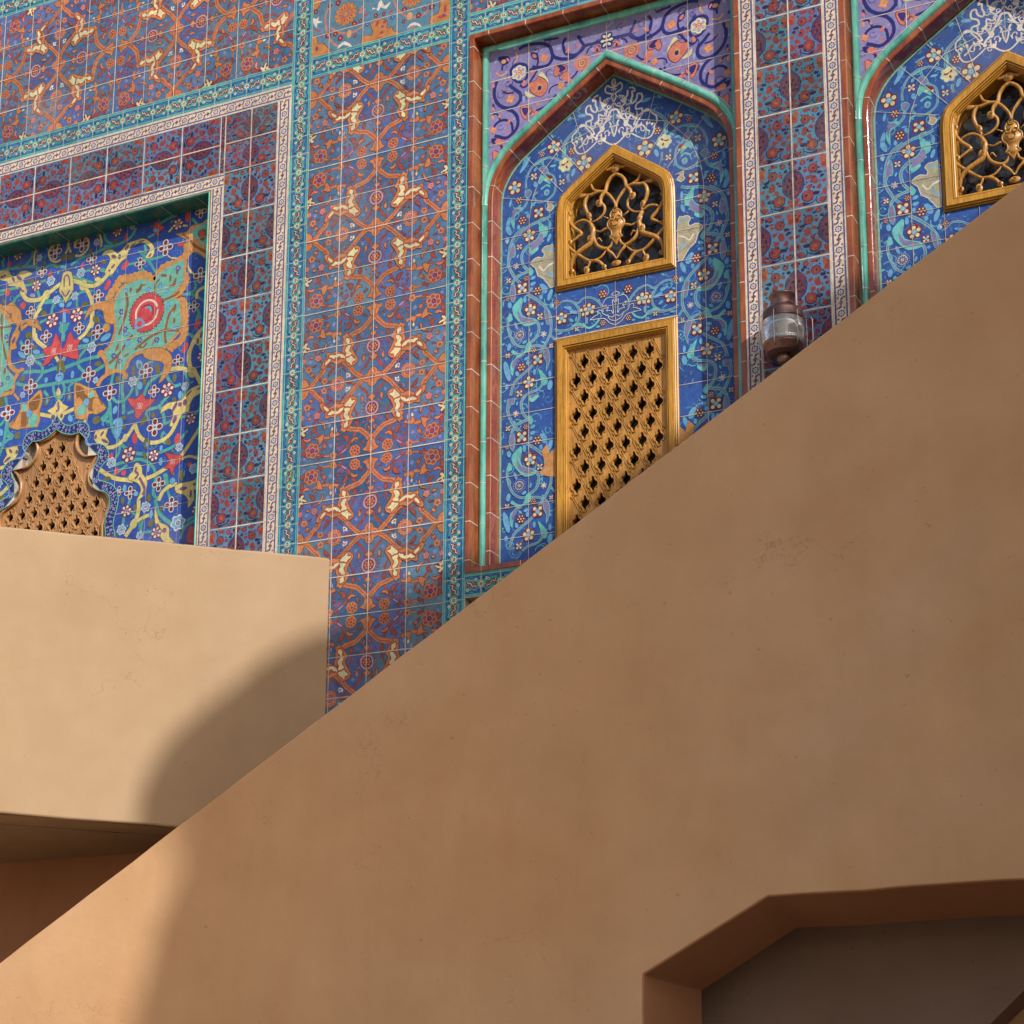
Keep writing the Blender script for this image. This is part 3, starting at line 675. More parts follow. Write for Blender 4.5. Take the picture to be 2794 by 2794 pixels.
S ye 22 -1833,-851 -1838,-907 -1868,-958 -1916,-989
E ye -2216,-916 16 24 0
E ye -1843,-922 15 18 0
P ye/ol -2028,-1313 -1993,-1350 -1956,-1372 -1983,-1395 -1981,-1423 -2001,-1451 -2017,-1473 -2065,-1465 -2061,-1403 -2102,-1371 -2058,-1354
P ye -2033,-1245 -2015,-1281 -2029,-1311 -2046,-1275
S ye 21 -1989,-1406 -1947,-1398 -1904,-1384
S ye 21 -2069,-1409 -2114,-1394 -2159,-1380
S pu 15 -2031,-1334 -2024,-1379 -2042,-1382
E pu -2000,-1417 10 14 0
E pu -2054,-1417 10 17 0
S ye 18 -2068,-1055 -2044,-1094
S ye 18 -1995,-1062 -2018,-1099
S ye 15 -1843,-1447 -1840,-1498
S ye 25 -1082,-1072 -1134,-1111 -1171,-1177 -1181,-1235 -1165,-1305
P ye -1081,-1079 -1135,-1099 -1145,-1163 -1098,-1166 -1079,-1127
E ye -1154,-1319 26 30 0
S ye 24 -1303,-1275 -1241,-1280 -1186,-1301 -1144,-1320
S ye 23 -1137,-1322 -1108,-1375 -1085,-1427
P ye/ol -1080,-1401 -1134,-1400 -1180,-1422 -1212,-1459 -1245,-1465 -1293,-1462 -1333,-1479 -1348,-1516 -1298,-1498 -1270,-1514 -1268,-1551 -1286,-1595 -1238,-1603 -1208,-1537 -1167,-1538 -1162,-1503 -1137,-1460 -1078,-1440
E pu -1257,-1493 10 29 30
E pu -1254,-1565 13 23 20
E pu -1172,-1435 26 6 -40
E pu -1194,-1480 13 19 0
E pu -1106,-1417 19 5 -20
E pu -1129,-1148 9 17 0
E pu -1107,-1116 9 20 20
E pu -1224,-1486 13 13 0
S ye 22 -1508,-1547 -1484,-1606 -1447,-1648 -1391,-1672 -1330,-1670 -1277,-1640 -1246,-1591
S ye 21 -1508,-1547 -1547,-1601 -1573,-1621 -1620,-1650 -1683,-1651 -1735,-1619
E ye -1567,-1616 17 22 0
P ye/ol -1767,-1546 -1725,-1541 -1683,-1548 -1695,-1583 -1671,-1617 -1691,-1644 -1734,-1631 -1771,-1594
E pu -1720,-1566 17 9 -50
E pu -1700,-1612 27 9 30
E pu -1762,-1578 9 13 0
S ye 23 -1725,-1766 -1674,-1804 -1609,-1838 -1539,-1855 -1504,-1866
P ye/ol -1478,-1767 -1449,-1797 -1444,-1834 -1410,-1880 -1415,-1927 -1436,-1965 -1473,-1980 -1449,-1928 -1472,-1883 -1532,-1856 -1527,-1827 -1507,-1812 -1499,-1777
S pu 14 -1484,-1795 -1490,-1814 -1471,-1835 -1491,-1856
S pu 16 -1463,-1854 -1441,-1888 -1425,-1925 -1437,-1953
S ye 22 -1421,-1867 -1361,-1854 -1288,-1825
S ye 20 -1077,-1614 -1127,-1683 -1203,-1777
S ye 22 -1333,-2001 -1308,-1955 -1262,-1930 -1222,-1927
P ye/ol -1232,-1931 -1162,-1924 -1115,-1921 -1073,-1898 -1069,-1979 -1113,-1973 -1107,-2026 -1145,-2070 -1149,-2026 -1172,-1993 -1223,-1975
E pu -1180,-1957 25 11 0
E pu -1111,-1944 10 10 0
E pu -1132,-1993 8 22 0
S ye 23 -1460,-1980 -1458,-2039 -1477,-2095 -1534,-2169
E ye -1485,-2106 23 28 20
S ye 19 -1470,-2096 -1423,-2079 -1363,-2066
P ye/ol -1354,-2036 -1335,-2074 -1320,-2118 -1285,-2137 -1257,-2162 -1254,-2208 -1219,-2244 -1286,-2234 -1323,-2176 -1350,-2113
E pu -1325,-2146 9 26 -30
E pu -1287,-2169 14 14 0
S ye 14 -1202,-1795 -1149,-1785 -1074,-1815
S og@ 34 -1238,-663 -1299,-672 -1368,-692 -1408,-714 -1434,-753 -1492,-722 -1549,-717 -1625,-738 -1665,-781 -1684,-827 -1680,-890 -1671,-927 -1661,-972 -1672,-1026 -1697,-1077 -1731,-1102 -1707,-1156 -1700,-1201 -1654,-1209 -1604,-1225 -1585,-1179 -1545,-1143 -1483,-1130 -1428,-1128 -1344,-1138 -1318,-1118 -1278,-1083 -1246,-1047 -1242,-999 -1251,-948 -1253,-901 -1289,-875 -1318,-857 -1278,-828 -1239,-780 -1241,-730
S og~ 48 -1711,-847 -1723,-782 -1676,-722 -1650,-689 -1585,-696 -1522,-691 -1464,-715 -1420,-755 -1395,-698 -1341,-672 -1286,-671 -1225,-634 -1220,-598 -1229,-565
S og~ 40 -1234,-744 -1218,-785 -1243,-829 -1275,-872 -1233,-905 -1216,-970 -1213,-1027
S og~ 46 -1221,-1003 -1217,-1077 -1235,-1122 -1289,-1148 -1308,-1169
E og -1207,-1066 18 18 0
E og -1760,-1100 22 20 0
E og -1588,-1261 19 20 0
E og -1730,-956 23 27 0
S og~ 51 -1706,-820 -1710,-869 -1707,-926
P og/ol -1483,-1136 -1414,-1134 -1344,-1150 -1293,-1196 -1287,-1246 -1308,-1303 -1368,-1345 -1350,-1295 -1339,-1243 -1367,-1219 -1424,-1202 -1467,-1176
S og 23 -1775,-1088 -1737,-1126 -1712,-1180 -1713,-1229 -1744,-1248 -1770,-1287
S og 24 -1709,-1230 -1646,-1217 -1603,-1237 -1584,-1265
S og 20 -1668,-971 -1665,-1028 -1690,-1079 -1735,-1101
S og 20 -1583,-1216 -1565,-1170 -1524,-1147 -1469,-1139
P og/ol -1883,-885 -1862,-823 -1813,-792 -1741,-797 -1676,-816 -1654,-940 -1740,-924 -1759,-856 -1803,-835 -1846,-851
P og/ol -2497,-678 -2427,-685 -2398,-671 -2349,-720 -2329,-788 -2319,-816 -2488,-783
P og/ol -2327,-809 -2283,-797 -2207,-819 -2206,-838
P og/ol -2497,-675 -2366,-701 -2323,-761 -2320,-806 -2339,-848 -2323,-870 -2348,-929 -2339,-957 -2360,-965 -2392,-953 -2382,-878 -2349,-827 -2389,-786 -2408,-744 -2465,-694 -2496,-688
P og/ol -2324,-806 -2276,-799 -2222,-816 -2182,-859 -2172,-894 -2211,-866 -2272,-841 -2316,-865
S og 24 -2391,-960 -2385,-1044 -2335,-1097 -2298,-1098 -2288,-1087
S og 24 -2319,-1113 -2346,-1153 -2349,-1215 -2393,-1220 -2446,-1224
S og 14 -2340,-1230 -2300,-1275
E pu -2399,-752 10 17 0
E pu -2365,-907 11 21 20
E pu -2228,-831 11 7 0
E pu -2296,-824 19 6 -20
P md/og -2494,-714 -2454,-735 -2412,-789 -2386,-832 -2404,-887 -2398,-965 -2405,-1066 -2348,-1127 -2351,-1190 -2410,-1205 -2455,-1203
S bn 13 -2462,-733 -2450,-878 -2409,-1014
S bn 10 -2478,-814 -2387,-822
E bn -2415,-1083 9 21 0
E bn -2410,-911 11 7 0
P md -1238,-663 -1299,-672 -1368,-692 -1408,-714 -1434,-753 -1492,-722 -1549,-717 -1625,-738 -1665,-781 -1684,-827 -1680,-890 -1671,-927 -1661,-972 -1672,-1026 -1697,-1077 -1731,-1102 -1707,-1156 -1700,-1201 -1654,-1209 -1604,-1225 -1585,-1179 -1545,-1143 -1483,-1130 -1428,-1128 -1344,-1138 -1318,-1118 -1278,-1083 -1246,-1047 -1242,-999 -1251,-948 -1253,-901 -1289,-875 -1318,-857 -1278,-828 -1239,-780 -1241,-730
P og/ol -1301,-496 -1232,-502 -1199,-472 -1130,-471 -1091,-465 -1080,-690 -1150,-638 -1191,-632 -1213,-600 -1219,-555 -1273,-518
P md -1204,-515 -1157,-484 -1090,-480 -1084,-615 -1138,-585 -1167,-554
P bn -1156,-513 -1108,-511 -1099,-550 -1125,-581 -1154,-544
S bn 15 -1259,-509 -1216,-543 -1172,-596 -1094,-650
E re -1131,-531 13 17 0
P og -1230,-546 -1215,-562 -1213,-637 -1225,-641
S bn 13 -1416,-825 -1419,-768 -1393,-742
S bn 13 -1372,-871 -1290,-856 -1263,-837
S bn 15 -1621,-752 -1602,-800 -1597,-857 -1614,-928
S bn 15 -1603,-878 -1614,-938 -1645,-1013
S bn 15 -1293,-927 -1319,-959 -1336,-1023 -1341,-1077 -1331,-1122
S bn 16 -1533,-1121 -1445,-1070 -1349,-1046 -1252,-1065
S bn 16 -1699,-1170 -1631,-1121 -1598,-1078 -1552,-1031
S bn 12 -1654,-1209 -1641,-1131
S bn 12 -1520,-1099 -1484,-1118 -1457,-1098
E bn -1651,-1086 9 24 20
E bn -1588,-1141 20 7 -20
E bn -1415,-1100 7 20 20
E bn -1647,-919 18 5 -50
E bn -1286,-1002 9 16 0
E bn -1366,-726 24 8 20
E bn -1323,-751 8 20 0
E bn -1294,-781 9 27 20
E bn -1307,-797 23 9 0
E bn -1518,-767 10 27 30
E bn -1497,-755 20 5 0
E bn -1581,-766 8 16 0
E bn -1286,-931 9 27 10
E bn -1280,-722 8 16 0
E bn -1538,-781 7 16 0
E sk -1387,-784 9 20 0
E sk -1464,-787 15 11 0
E sk -1329,-910 9 20 0
E sk -1610,-764 10 12 0
E sk -1340,-822 12 9 0
F redring -1467,-920 116
P sk -1539,-946 -1500,-948 -1474,-984 -1490,-1002 -1525,-1005 -1538,-1027
E re -1509,-977 20 18 0
F tiny -1635,-881 18
F tiny -1603,-990 19
F tiny -1504,-1071 19
F tiny -1392,-1091 19
F tiny -1673,-1129 18
F tiny -1628,-1168 18
F tiny -1276,-703 19
F tiny -1634,-884 18
F tiny -2419,-877 17
F tiny -2389,-1129 17
F tiny -2432,-1159 17
F tiny -1667,-1133 16
P re/rb -2074,-924 -2041,-975 -2023,-1026 -2003,-995 -1975,-928 -1946,-980 -1901,-995 -1921,-1029 -1905,-1101 -1960,-1091 -2035,-1058 -2079,-1062 -2113,-1094 -2158,-1099 -2131,-1053 -2158,-1000 -2099,-989
F out -2081,-1024 21
F out -1972,-1026 22
S ol 24 -2033,-1090 -2043,-1157
S ol 24 -2022,-1092 -1999,-1165
P og/ol -1921,-1238 -1847,-1273 -1780,-1310 -1748,-1371 -1702,-1416 -1737,-1442 -1815,-1439 -1828,-1463 -1902,-1449 -1920,-1366 -1924,-1303
P bn -1912,-1256 -1861,-1280 -1852,-1316 -1807,-1342 -1756,-1357 -1721,-1412 -1809,-1425 -1847,-1378 -1887,-1328 -1900,-1338 -1914,-1292
P md -1894,-1383 -1847,-1384 -1834,-1417 -1865,-1437 -1890,-1432
P md -1823,-1321 -1788,-1309 -1793,-1345 -1821,-1346
E sk -1839,-1367 19 22 0
P og/ol -2154,-1239 -2197,-1261 -2246,-1297 -2291,-1295 -2287,-1346 -2336,-1388 -2370,-1420 -2161,-1455 -2153,-1363 -2136,-1303
P bn -2160,-1261 -2156,-1312 -2175,-1353 -2220,-1345 -2231,-1305 -2195,-1280
P bn -2286,-1352 -2242,-1354 -2223,-1407 -2250,-1440 -2333,-1420 -2321,-1384
P md -2225,-1375 -2174,-1378 -2163,-1417 -2183,-1451 -2221,-1439
P md -2283,-1303 -2249,-1302 -2242,-1347 -2280,-1338
E sk -2224,-1366 20 22 0
P re/rb -1473,-1379 -1446,-1417 -1384,-1428 -1417,-1459 -1456,-1485 -1489,-1520 -1511,-1505 -1513,-1467 -1542,-1437 -1567,-1389 -1509,-1406
F out -1484,-1449 22
P og/ol -1794,-1357 -1758,-1357 -1734,-1398 -1701,-1419 -1732,-1441 -1788,-1444
P re/rb -1313,-1738 -1271,-1753 -1199,-1774 -1204,-1806 -1237,-1830 -1255,-1880 -1274,-1833 -1311,-1828 -1276,-1789
F out -1254,-1799 19
P re/rb -1123,-2163 -1075,-2210 -1072,-2264 -1146,-2254 -1142,-2201
P re/rb -1452,-422 -1433,-395 -1403,-427 -1374,-439 -1408,-464 -1421,-483 -1450,-454
E sk -1433,-449 18 11 20
E re -1626,-612 18 30 40
E re -1738,-706 17 32 30
E re -1263,-567 24 12 0
E re -1229,-415 15 30 0
E re -1632,-446 10 25 10
E re -2434,-606 19 25 -30
E re -2316,-710 19 24 -30
E re -2136,-566 13 29 0
E re -1916,-551 11 18 10
E re -2431,-436 12 18 0
E re -1504,-1629 17 33 0
E re -1231,-1677 17 32 10
E re -1612,-1795 16 20 0
E re -1566,-1812 16 16 0
E re -1146,-1833 13 19 -30
E re -1652,-1702 13 17 0
E re -1209,-1172 16 33 30
E re -1137,-1050 17 29 20
S re 15 -1411,-916 -1384,-903 -1355,-927
S re 17 -2053,-805 -2024,-794 -1986,-818
E sk -2045,-761 21 13 30
E sk -1993,-768 21 13 -30
E sk -2081,-559 9 11 0
E sk -1959,-555 8 8 0
F q4 -2112,-429 44
F q4 -1928,-424 44
F q4 -1857,-525 34
F q4 -2196,-533 33
F q4 -2258,-759 33
F q4 -1797,-757 36
F h6 -2230,-608 34
F h6 -1826,-598 35
F h6 -2374,-393 32
F sk6 -2130,-600 28
F sk6 -1924,-594 28
F sk6 -2083,-722 24
F sk6 -1958,-725 24
F sk6 -2222,-442 20
F sk6 -1827,-433 21
F h6 -2104,-841 45
F h6 -1937,-840 45
F q4 -2140,-928 37
F q4 -1915,-923 35
F q4 -1789,-970 41
F q4 -2268,-967 43
F q4 -2227,-1209 45
F q4 -1833,-1207 44
F q4 -2378,-1337 45
F q4 -1685,-1339 43
F q4 -2258,-761 33
F sk6 -1822,-1054 30
F sk6 -2240,-1053 31
F sk6 -1784,-1250 18
F sk6 -2278,-1248 18
F q4 -1364,-564 46
F q4 -1527,-622 34
F q4 -1131,-772 42
F q4 -1162,-944 32
F q4 -1144,-403 36
F h6 -1290,-444 34
F h6 -1692,-398 33
F sk6 -1592,-391 17
F q4 -1455,-1258 43
F q4 -1250,-1235 33
F q4 -1395,-1381 34
F h6 -1309,-1388 43
F h6 -1152,-1579 33
F h6 -1098,-1239 32
F sk6 -1536,-1301 29
F sk6 -1196,-1389 23
F q4 -1379,-1587 48
F q4 -1337,-1909 40
F q4 -1517,-1929 35
F q4 -1250,-2034 41
F q4 -1590,-1909 26
F h6 -1539,-1714 47
F h6 -1377,-1745 34
F h6 -1537,-2027 35
F h6 -1091,-2087 31
F h6 -1337,-2174 34
F sk6 -1204,-2140 44
F sk6 -1650,-1741 29
F sk6 -1413,-2023 30
F sk6 -1561,-2127 29
F sk6 -1217,-1724 23
F sk6 -1122,-1857 27
F sk6 -1442,-2174 23
E ol -2165,-789 24 18 40
E ol -1886,-787 21 15 0
E ol -2046,-476 24 18 0
E ol -2001,-482 24 18 0
E ol -2270,-571 22 12 10
E ol -1774,-559 21 11 30
E ol -2087,-522 17 10 0
E ol -2361,-458 22 10 40
E ol -2456,-656 9 19 -20
E ol -2183,-482 10 17 0
E ol -1866,-479 10 17 0
E ol -1701,-457 14 17 0
E ol -2261,-898 27 21 20
E ol -1800,-895 29 18 40
E ol -1772,-1157 23 15 0
E ol -2286,-1152 24 14 0
E ol -2105,-1314 19 29 20
E ol -1956,-1311 18 27 0
E ol -1763,-1482 27 22 0
E ol -2214,-980 18 10 20
E ol -1841,-975 21 12 0
E ol -2420,-1266 16 28 0
E ol -2302,-1043 25 8 0
E ol -1765,-1046 25 8 20
E sk -2105,-1314 7 17 0
E sk -1956,-1314 7 14 0
E sk -1763,-1482 9 12 0
E sk -2004,-1089 7 11 0
E sk -2200,-1009 27 14 20
E sk -1731,-1012 36 18 -20
E sk -2301,-1008 14 35 -50
E sk -1865,-1005 23 12 20
E sk -1943,-1188 12 22 0
E sk -2121,-1188 11 17 0
E sk -1940,-1442 14 23 -30
E ol -1536,-1243 12 33 0
E ol -1379,-1259 16 32 -20
E ol -1640,-1272 13 22 0
E ol -1266,-1329 13 22 0
E ol -1459,-1315 12 23 0
E ol -1757,-1483 13 17 0
E ol -1393,-1517 12 18 0
E ol -1454,-1537 17 26 30
E ol -1263,-1450 12 14 0
E ol -1594,-1501 27 13 0
E sk -1499,-1213 20 33 -30
E sk -1489,-1334 19 24 -20
E sk -1643,-1444 15 23 20
E sk -1227,-1432 12 22 0
E sk -1584,-1074 18 15 0
E sk -1277,-1047 17 11 0
E sk -1595,-1019 24 9 0
E sk -1622,-1515 33 20 0
E ol -1496,-1220 9 11 0
E ol -1426,-1669 21 31 0
E ol -1288,-1683 16 19 -30
E ol -1672,-1829 24 12 0
E ol -1395,-1977 14 23 0
E ol -1374,-2117 15 24 20
E ol -1563,-1967 10 23 0
E ol -1310,-2043 8 23 10
E ol -1255,-1739 9 8 0
E ol -1436,-1733 9 26 -20
E ol -1481,-2018 9 23 -10
E ol -1194,-1884 15 32 -10
E ol -1577,-1554 9 20 0
E sk -1616,-1553 27 60 10
E sk -1250,-1905 18 18 0
E sk -1479,-1941 16 13 0
E sk -1408,-1809 9 23 0
E sk -1330,-1786 12 23 0
E sk -1554,-1900 12 22 0
E sk -1376,-2068 10 26 0
E sk -1425,-1675 7 16 0
E sk -1331,-1712 10 17 0
E sk -1178,-1875 6 19 0
E sk -1296,-2051 5 13 0
E sk -1524,-2112 6 6 0
@lines
cloud_out -2029,-1408 -2009,-1439 -1978,-1469 -1934,-1486 -1877,-1474 -1833,-1487 -1809,-1516 -1807,-1565 -1826,-1593 -1814,-1616 -1768,-1617 -1711,-1630 -1673,-1672 -1671,-1715 -1704,-1746 -1726,-1779 -1727,-1821 -1698,-1837 -1640,-1864 -1602,-1906 -1590,-1955 -1597,-2008 -1614,-2071 -1612,-2112 -1599,-2156 -1588,-2333
cloud_in -2023,-1489 -1997,-1512 -1959,-1528 -1916,-1538 -1869,-1534 -1835,-1567 -1808,-1608 -1805,-1645 -1807,-1678 -1764,-1682 -1735,-1686 -1747,-1727 -1773,-1759 -1785,-1797 -1761,-1833 -1763,-1857 -1730,-1883 -1680,-1900 -1650,-1934 -1644,-1983 -1658,-2028 -1669,-2074 -1662,-2142 -1650,-2325
star -2039,-1492 -1990,-1525 -1924,-1542 -1889,-1532 -1904,-1579 -1889,-1630 -1844,-1674 -1794,-1679 -1745,-1672 -1778,-1709 -1803,-1760 -1802,-1820 -1768,-1868 -1710,-1895 -1672,-1930 -1663,-1974 -1681,-2019 -1699,-2064 -1699,-2130 -1687,-2315
arch_teal 584,-810 586,-706 594,-612 627,-549 702,-479 1218,-115
arch_in 424,398 425,397
@spandrel
S nv 18 744,33 777,44 829,40 881,26 914,-3 927,-46 946,-68 985,-85 1036,-89 1075,-66 1094,-45 1139,-44 1177,-42 1208,-44
S nv 17 927,-40 920,-77 894,-97 849,-95 816,-83
S nv 11 842,-23 849,-58 842,-90
P nv 810,-1 849,-19 842,-50 816,-36
S nv 16 985,-22 998,-59 1049,-79 1094,-52 1075,-7 1062,22
S nv 15 998,27 982,-2 988,-30
S nv 16 718,-50 751,-49 783,-67 797,-104 777,-145 744,-146 711,-114 701,-72 718,-50
P nv 631,20 684,12 698,-18 665,-36 638,-9
S nv 11 658,-27 651,-59
S nv 18 625,-112 612,-148 612,-195 633,-240 672,-270 718,-275 751,-250 751,-211 725,-184 692,-149
S nv 9 652,-165 679,-192 718,-196
S nv 17 672,-276 712,-299 738,-339 738,-385 712,-417 673,-434 614,-406
S nv 13 607,-391 613,-354 640,-334 673,-336 706,-363 712,-411
S nv 11 751,-165 771,-183 797,-170 836,-121 842,-103 803,-92
S nv 8 907,-251 914,-226 946,-215 1004,-217
S nv 12 804,-336 843,-326 894,-313 946,-267
S nv 10 1023,-203 1049,-183 1062,-161
S nv 9 600,-291 626,-291 640,-321
S nv 13 640,-452 654,-481 647,-506
P nv 594,-421 620,-421 634,-451 607,-451
S nv 9 1107,-88 1119,-65 1139,-57
S nv 11 603,-232 613,-261
S nv 12 881,46 920,41 959,37
P co/dk 797,-170 836,-160 849,-144 881,-166 901,-197 894,-235 862,-259 829,-237 807,-212
P cr 868,-123 881,-139 901,-171 904,-198 888,-167 862,-147 849,-137
P cr 780,-205 803,-224 836,-249 803,-247 781,-231
P gd 842,-188 859,-179 875,-210 859,-225 842,-215
E nv 857,-209 11 13 0
P co/dk 940,-115 972,-107 1004,-132 998,-157 965,-155 953,-171 933,-160
P nv 946,-110 972,-111 998,-137 978,-152 959,-147 966,-132
P co/dk 751,-290 784,-285 813,-305 810,-331 784,-337 797,-360 771,-354 758,-324
P nv 764,-293 807,-304 797,-321 781,-340 764,-313
P co/dk 1138,-90 1161,-57 1183,-89 1164,-93
P nv 1154,-88 1164,-71 1170,-92
P co 972,-170 1010,-160 1023,-190 1010,-199 1036,-206 1023,-219 985,-199
P co/dk 604,-489 627,-495 647,-519 621,-532 608,-549
P co 614,-439 640,-429 667,-459 634,-464
F sun 1084,-133 41
F cfl 745,-96 40
F or4 881,-52 25
F or4 699,-227 25
F or4 970,-225 22
F or4 607,-375 19
E co 820,-340 9 9 0
E co 839,-338 9 9 0
E co 830,-323 8 8 0
E co 836,-354 8 8 0
E co 689,-353 15 9 -50
E co 1011,-42 20 9 -40
E co 1062,-33 13 7 20
E co 771,-160 9 17 20
E co 829,-27 9 15 -40
E co 605,-133 7 11 0
E co 665,-169 11 5 0
E co 606,-259 7 11 0
E co 686,-408 5 15 0
E co 816,-116 9 16 0
E co 684,-8 5 14 -30
E co 849,-295 9 7 0
E co 1164,-113 13 7 0
E gd 661,-13 14 12 0
E gd 603,-305 7 15 0
E gd 640,-308 8 9 0
S gd 9 621,-64 645,-87 678,-79
S gd 9 727,21 737,-9 721,-34
F lace 1224,-45 52
E lv 920,-143 9 7 0
E lv 618,3 7 16 20
E lv 868,3 13 7 0
E lv 719,-340 7 7 0
E lv 959,-22 15 8 20
E lv 1138,-77 8 13 0
E lv 771,-249 8 20 0
@blue
S tq 17 947,-560 950,-496 973,-462 1024,-423
S mv 9 947,-560 950,-496 973,-462 1024,-423
S tq 11 798,-563 869,-541 934,-576
E sk 1047,-360 26 9 10
E sk 979,-360 14 8 -30
E sk 745,-518 33 7 -60
E sk 824,-504 13 5 0
E sk 934,-472 5 13 0
S tq 11 747,-679 746,-636 770,-581 814,-548 857,-541 900,-553 930,-571
S mv 6 747,-679 746,-636 770,-581 814,-548 857,-541 900,-553 930,-571
S tq 11 833,-543 840,-584 866,-625 896,-653 904,-698 896,-739 857,-769 814,-768 788,-740 792,-720 810,-715
S mv 5 833,-543 840,-584 866,-625 896,-653 904,-698 896,-739 857,-769 814,-768 788,-740 792,-720 810,-715
P tq 818,-635 840,-627 874,-666 874,-687 840,-658 822,-675 814,-660
S tq 10 827,-702 857,-687 874,-700
E tq 857,-726 15 17 0
E mv 857,-726 7 10 0
P mv/tq 818,-588 848,-582 866,-616 840,-623
E rb 874,-648 17 10 30
E ye 857,-657 13 5 -10
E ye 883,-663 6 6 0
S tq 13 762,-687 757,-725 745,-765 718,-789 684,-803
S mv 7 762,-687 757,-725 745,-765 718,-789 684,-803
P mv/tq 744,-687 775,-699 771,-719 753,-733 740,-712
P tq 670,-753 684,-769 718,-772 727,-791 688,-813 684,-842 684,-885 666,-851 666,-816 684,-790
P mv 681,-772 710,-783 714,-793 686,-804 677,-845 671,-817
E sk 649,-851 11 40 14
E sk 662,-738 7 22 14
E sk 740,-552 10 49 36
E sk 796,-669 10 15 0
E sk 796,-589 11 7 -50
E sk 840,-493 22 5 -20
E sk 892,-592 17 6 0
E sk 758,-828 9 16 -20
E sk 706,-877 8 13 0
E sk 928,-657 6 10 0
E sk 874,-901 8 22 0
E sk 998,-652 10 22 20
E sk 749,-809 13 5 0
S tq 15 878,-855 840,-868 784,-877 749,-891 706,-916
S mv 7 878,-855 840,-868 784,-877 749,-891 706,-916
P tq 810,-866 840,-894 857,-923 861,-950 823,-942 818,-906
S tq 10 801,-765 779,-773 773,-793
P cm/wh 861,-779 891,-786 874,-794 896,-808 878,-830 857,-816 866,-801
S tq 11 969,-653 973,-697
S mv 6 969,-653 973,-697
S tq 12 952,-503 954,-538 952,-568
F cf 685,-661 41
F cf 896,-491 39
F cf 1056,-614 47
F c4 814,-824 34
F c4 789,-625 22
F c4 938,-689 20
F c7 710,-734 22
F c7 833,-515 17
F c7 727,-846 25
F c7 993,-537 23
F pal 958,-601 40
S tq 15 840,-898 831,-926 805,-968 758,-987 728,-1019 724,-1052 737,-1093 763,-1120
S mv 7 840,-898 831,-926 805,-968 758,-987 728,-1019 724,-1052 737,-1093 763,-1120
P tq 814,-901 861,-912 857,-957 831,-965 844,-980 814,-995 814,-1016 788,-1036 771,-1033 762,-1009 788,-981 823,-954
P mv 827,-930 840,-975 801,-1009 771,-1015 780,-983 814,-961
S tq 15 740,-885 697,-910 667,-955 654,-1016 654,-1072 685,-1138 728,-1189
S mv 7 740,-885 697,-910 667,-955 654,-1016 654,-1072 685,-1138 728,-1189
P mv/tq 680,-953 689,-1002 685,-1031 667,-1032 659,-1056 654,-1012
S tq 15 763,-1122 720,-1132 689,-1147 672,-1177
S mv 7 763,-1122 720,-1132 689,-1147 672,-1177
P mv/tq 676,-1166 692,-1215 681,-1272 659,-1221
S tq 15 750,-1240 784,-1264 823,-1297 853,-1332 865,-1373
S mv 7 750,-1240 784,-1264 823,-1297 853,-1332 865,-1373
P tq 722,-1251 729,-1278 720,-1322 729,-1358 699,-1356 673,-1313 681,-1285
P mv 724,-1289 716,-1326 742,-1360 712,-1354 703,-1327
P tq 767,-1100 780,-1115 788,-1134 771,-1151 763,-1128
E sk 645,-935 11 18 0
E sk 784,-1162 15 9 -20
E sk 784,-1192 15 9 -10
E sk 774,-1219 9 10 0
E sk 840,-1229 17 30 -30
E sk 874,-1269 11 30 20
E sk 827,-1272 9 13 0
E sk 741,-1265 9 19 0
E sk 660,-1281 11 17 -10
E sk 884,-1326 12 15 0
E sk 625,-1265 4 15 0
E sk 702,-1031 5 11 20
E sk 653,-883 13 31 -20
E sk 870,-969 9 22 20
E ye 645,-943 4 9 0
E ye 889,-1326 4 8 0
F cf 764,-933 37
F cf 772,-1320 36
F c4 711,-983 19
F c4 727,-1204 35
F c4 653,-1150 16
F c7 748,-1157 16
F c7 807,-1235 25
F c7 910,-1318 14
F c7 649,-1245 13
F pine 694,-1082 21
S tq 4 706,-1112 732,-1126
S tq 15 707,-1312 716,-1347 742,-1373 789,-1382 814,-1412 814,-1450 797,-1480 768,-1499
S mv 7 707,-1312 716,-1347 742,-1373 789,-1382 814,-1412 814,-1450 797,-1480 768,-1499
P tq 677,-1297 716,-1305 729,-1350 789,-1374 806,-1394 789,-1407 742,-1407 707,-1375 681,-1336
P mv 703,-1311 724,-1353 784,-1377 789,-1391 742,-1390 707,-1358
S tq 13 664,-1328 651,-1368 656,-1419 678,-1474 712,-1505 759,-1514 806,-1519 840,-1534 861,-1566
S mv 6 664,-1328 651,-1368 656,-1419 678,-1474 712,-1505 759,-1514 806,-1519 840,-1534 861,-1566
P tq 664,-1324 677,-1360 656,-1369 651,-1351
P mv/tq 651,-1402 669,-1418 665,-1442
S tq 14 857,-1337 878,-1387 878,-1462 853,-1515 836,-1537 789,-1611 730,-1654 687,-1688 666,-1751
S mv 7 857,-1337 878,-1387 878,-1462 853,-1515 836,-1537 789,-1611 730,-1654 687,-1688 666,-1751
P mv/tq 844,-1343 865,-1347 874,-1416 857,-1416
S tq 11 874,-1474 899,-1507
S mv 5 874,-1474 899,-1507
P tq 751,-1500 772,-1492 776,-1534 742,-1548 712,-1564 691,-1589 678,-1653 665,-1621 669,-1581 699,-1553 669,-1531 678,-1516 704,-1537 734,-1543
P mv 738,-1560 708,-1571 682,-1616 674,-1590 699,-1561
P mv/tq 840,-1529 865,-1551 874,-1602 853,-1660 857,-1615 840,-1579
P tq 810,-1636 840,-1666 861,-1698 857,-1726 831,-1726 823,-1679
S tq 13 840,-1711 815,-1743 764,-1755 730,-1774
S mv 6 840,-1711 815,-1743 764,-1755 730,-1774
E sk 648,-1622 15 55 -14
E sk 658,-1499 11 20 10
E sk 740,-1488 13 8 -30
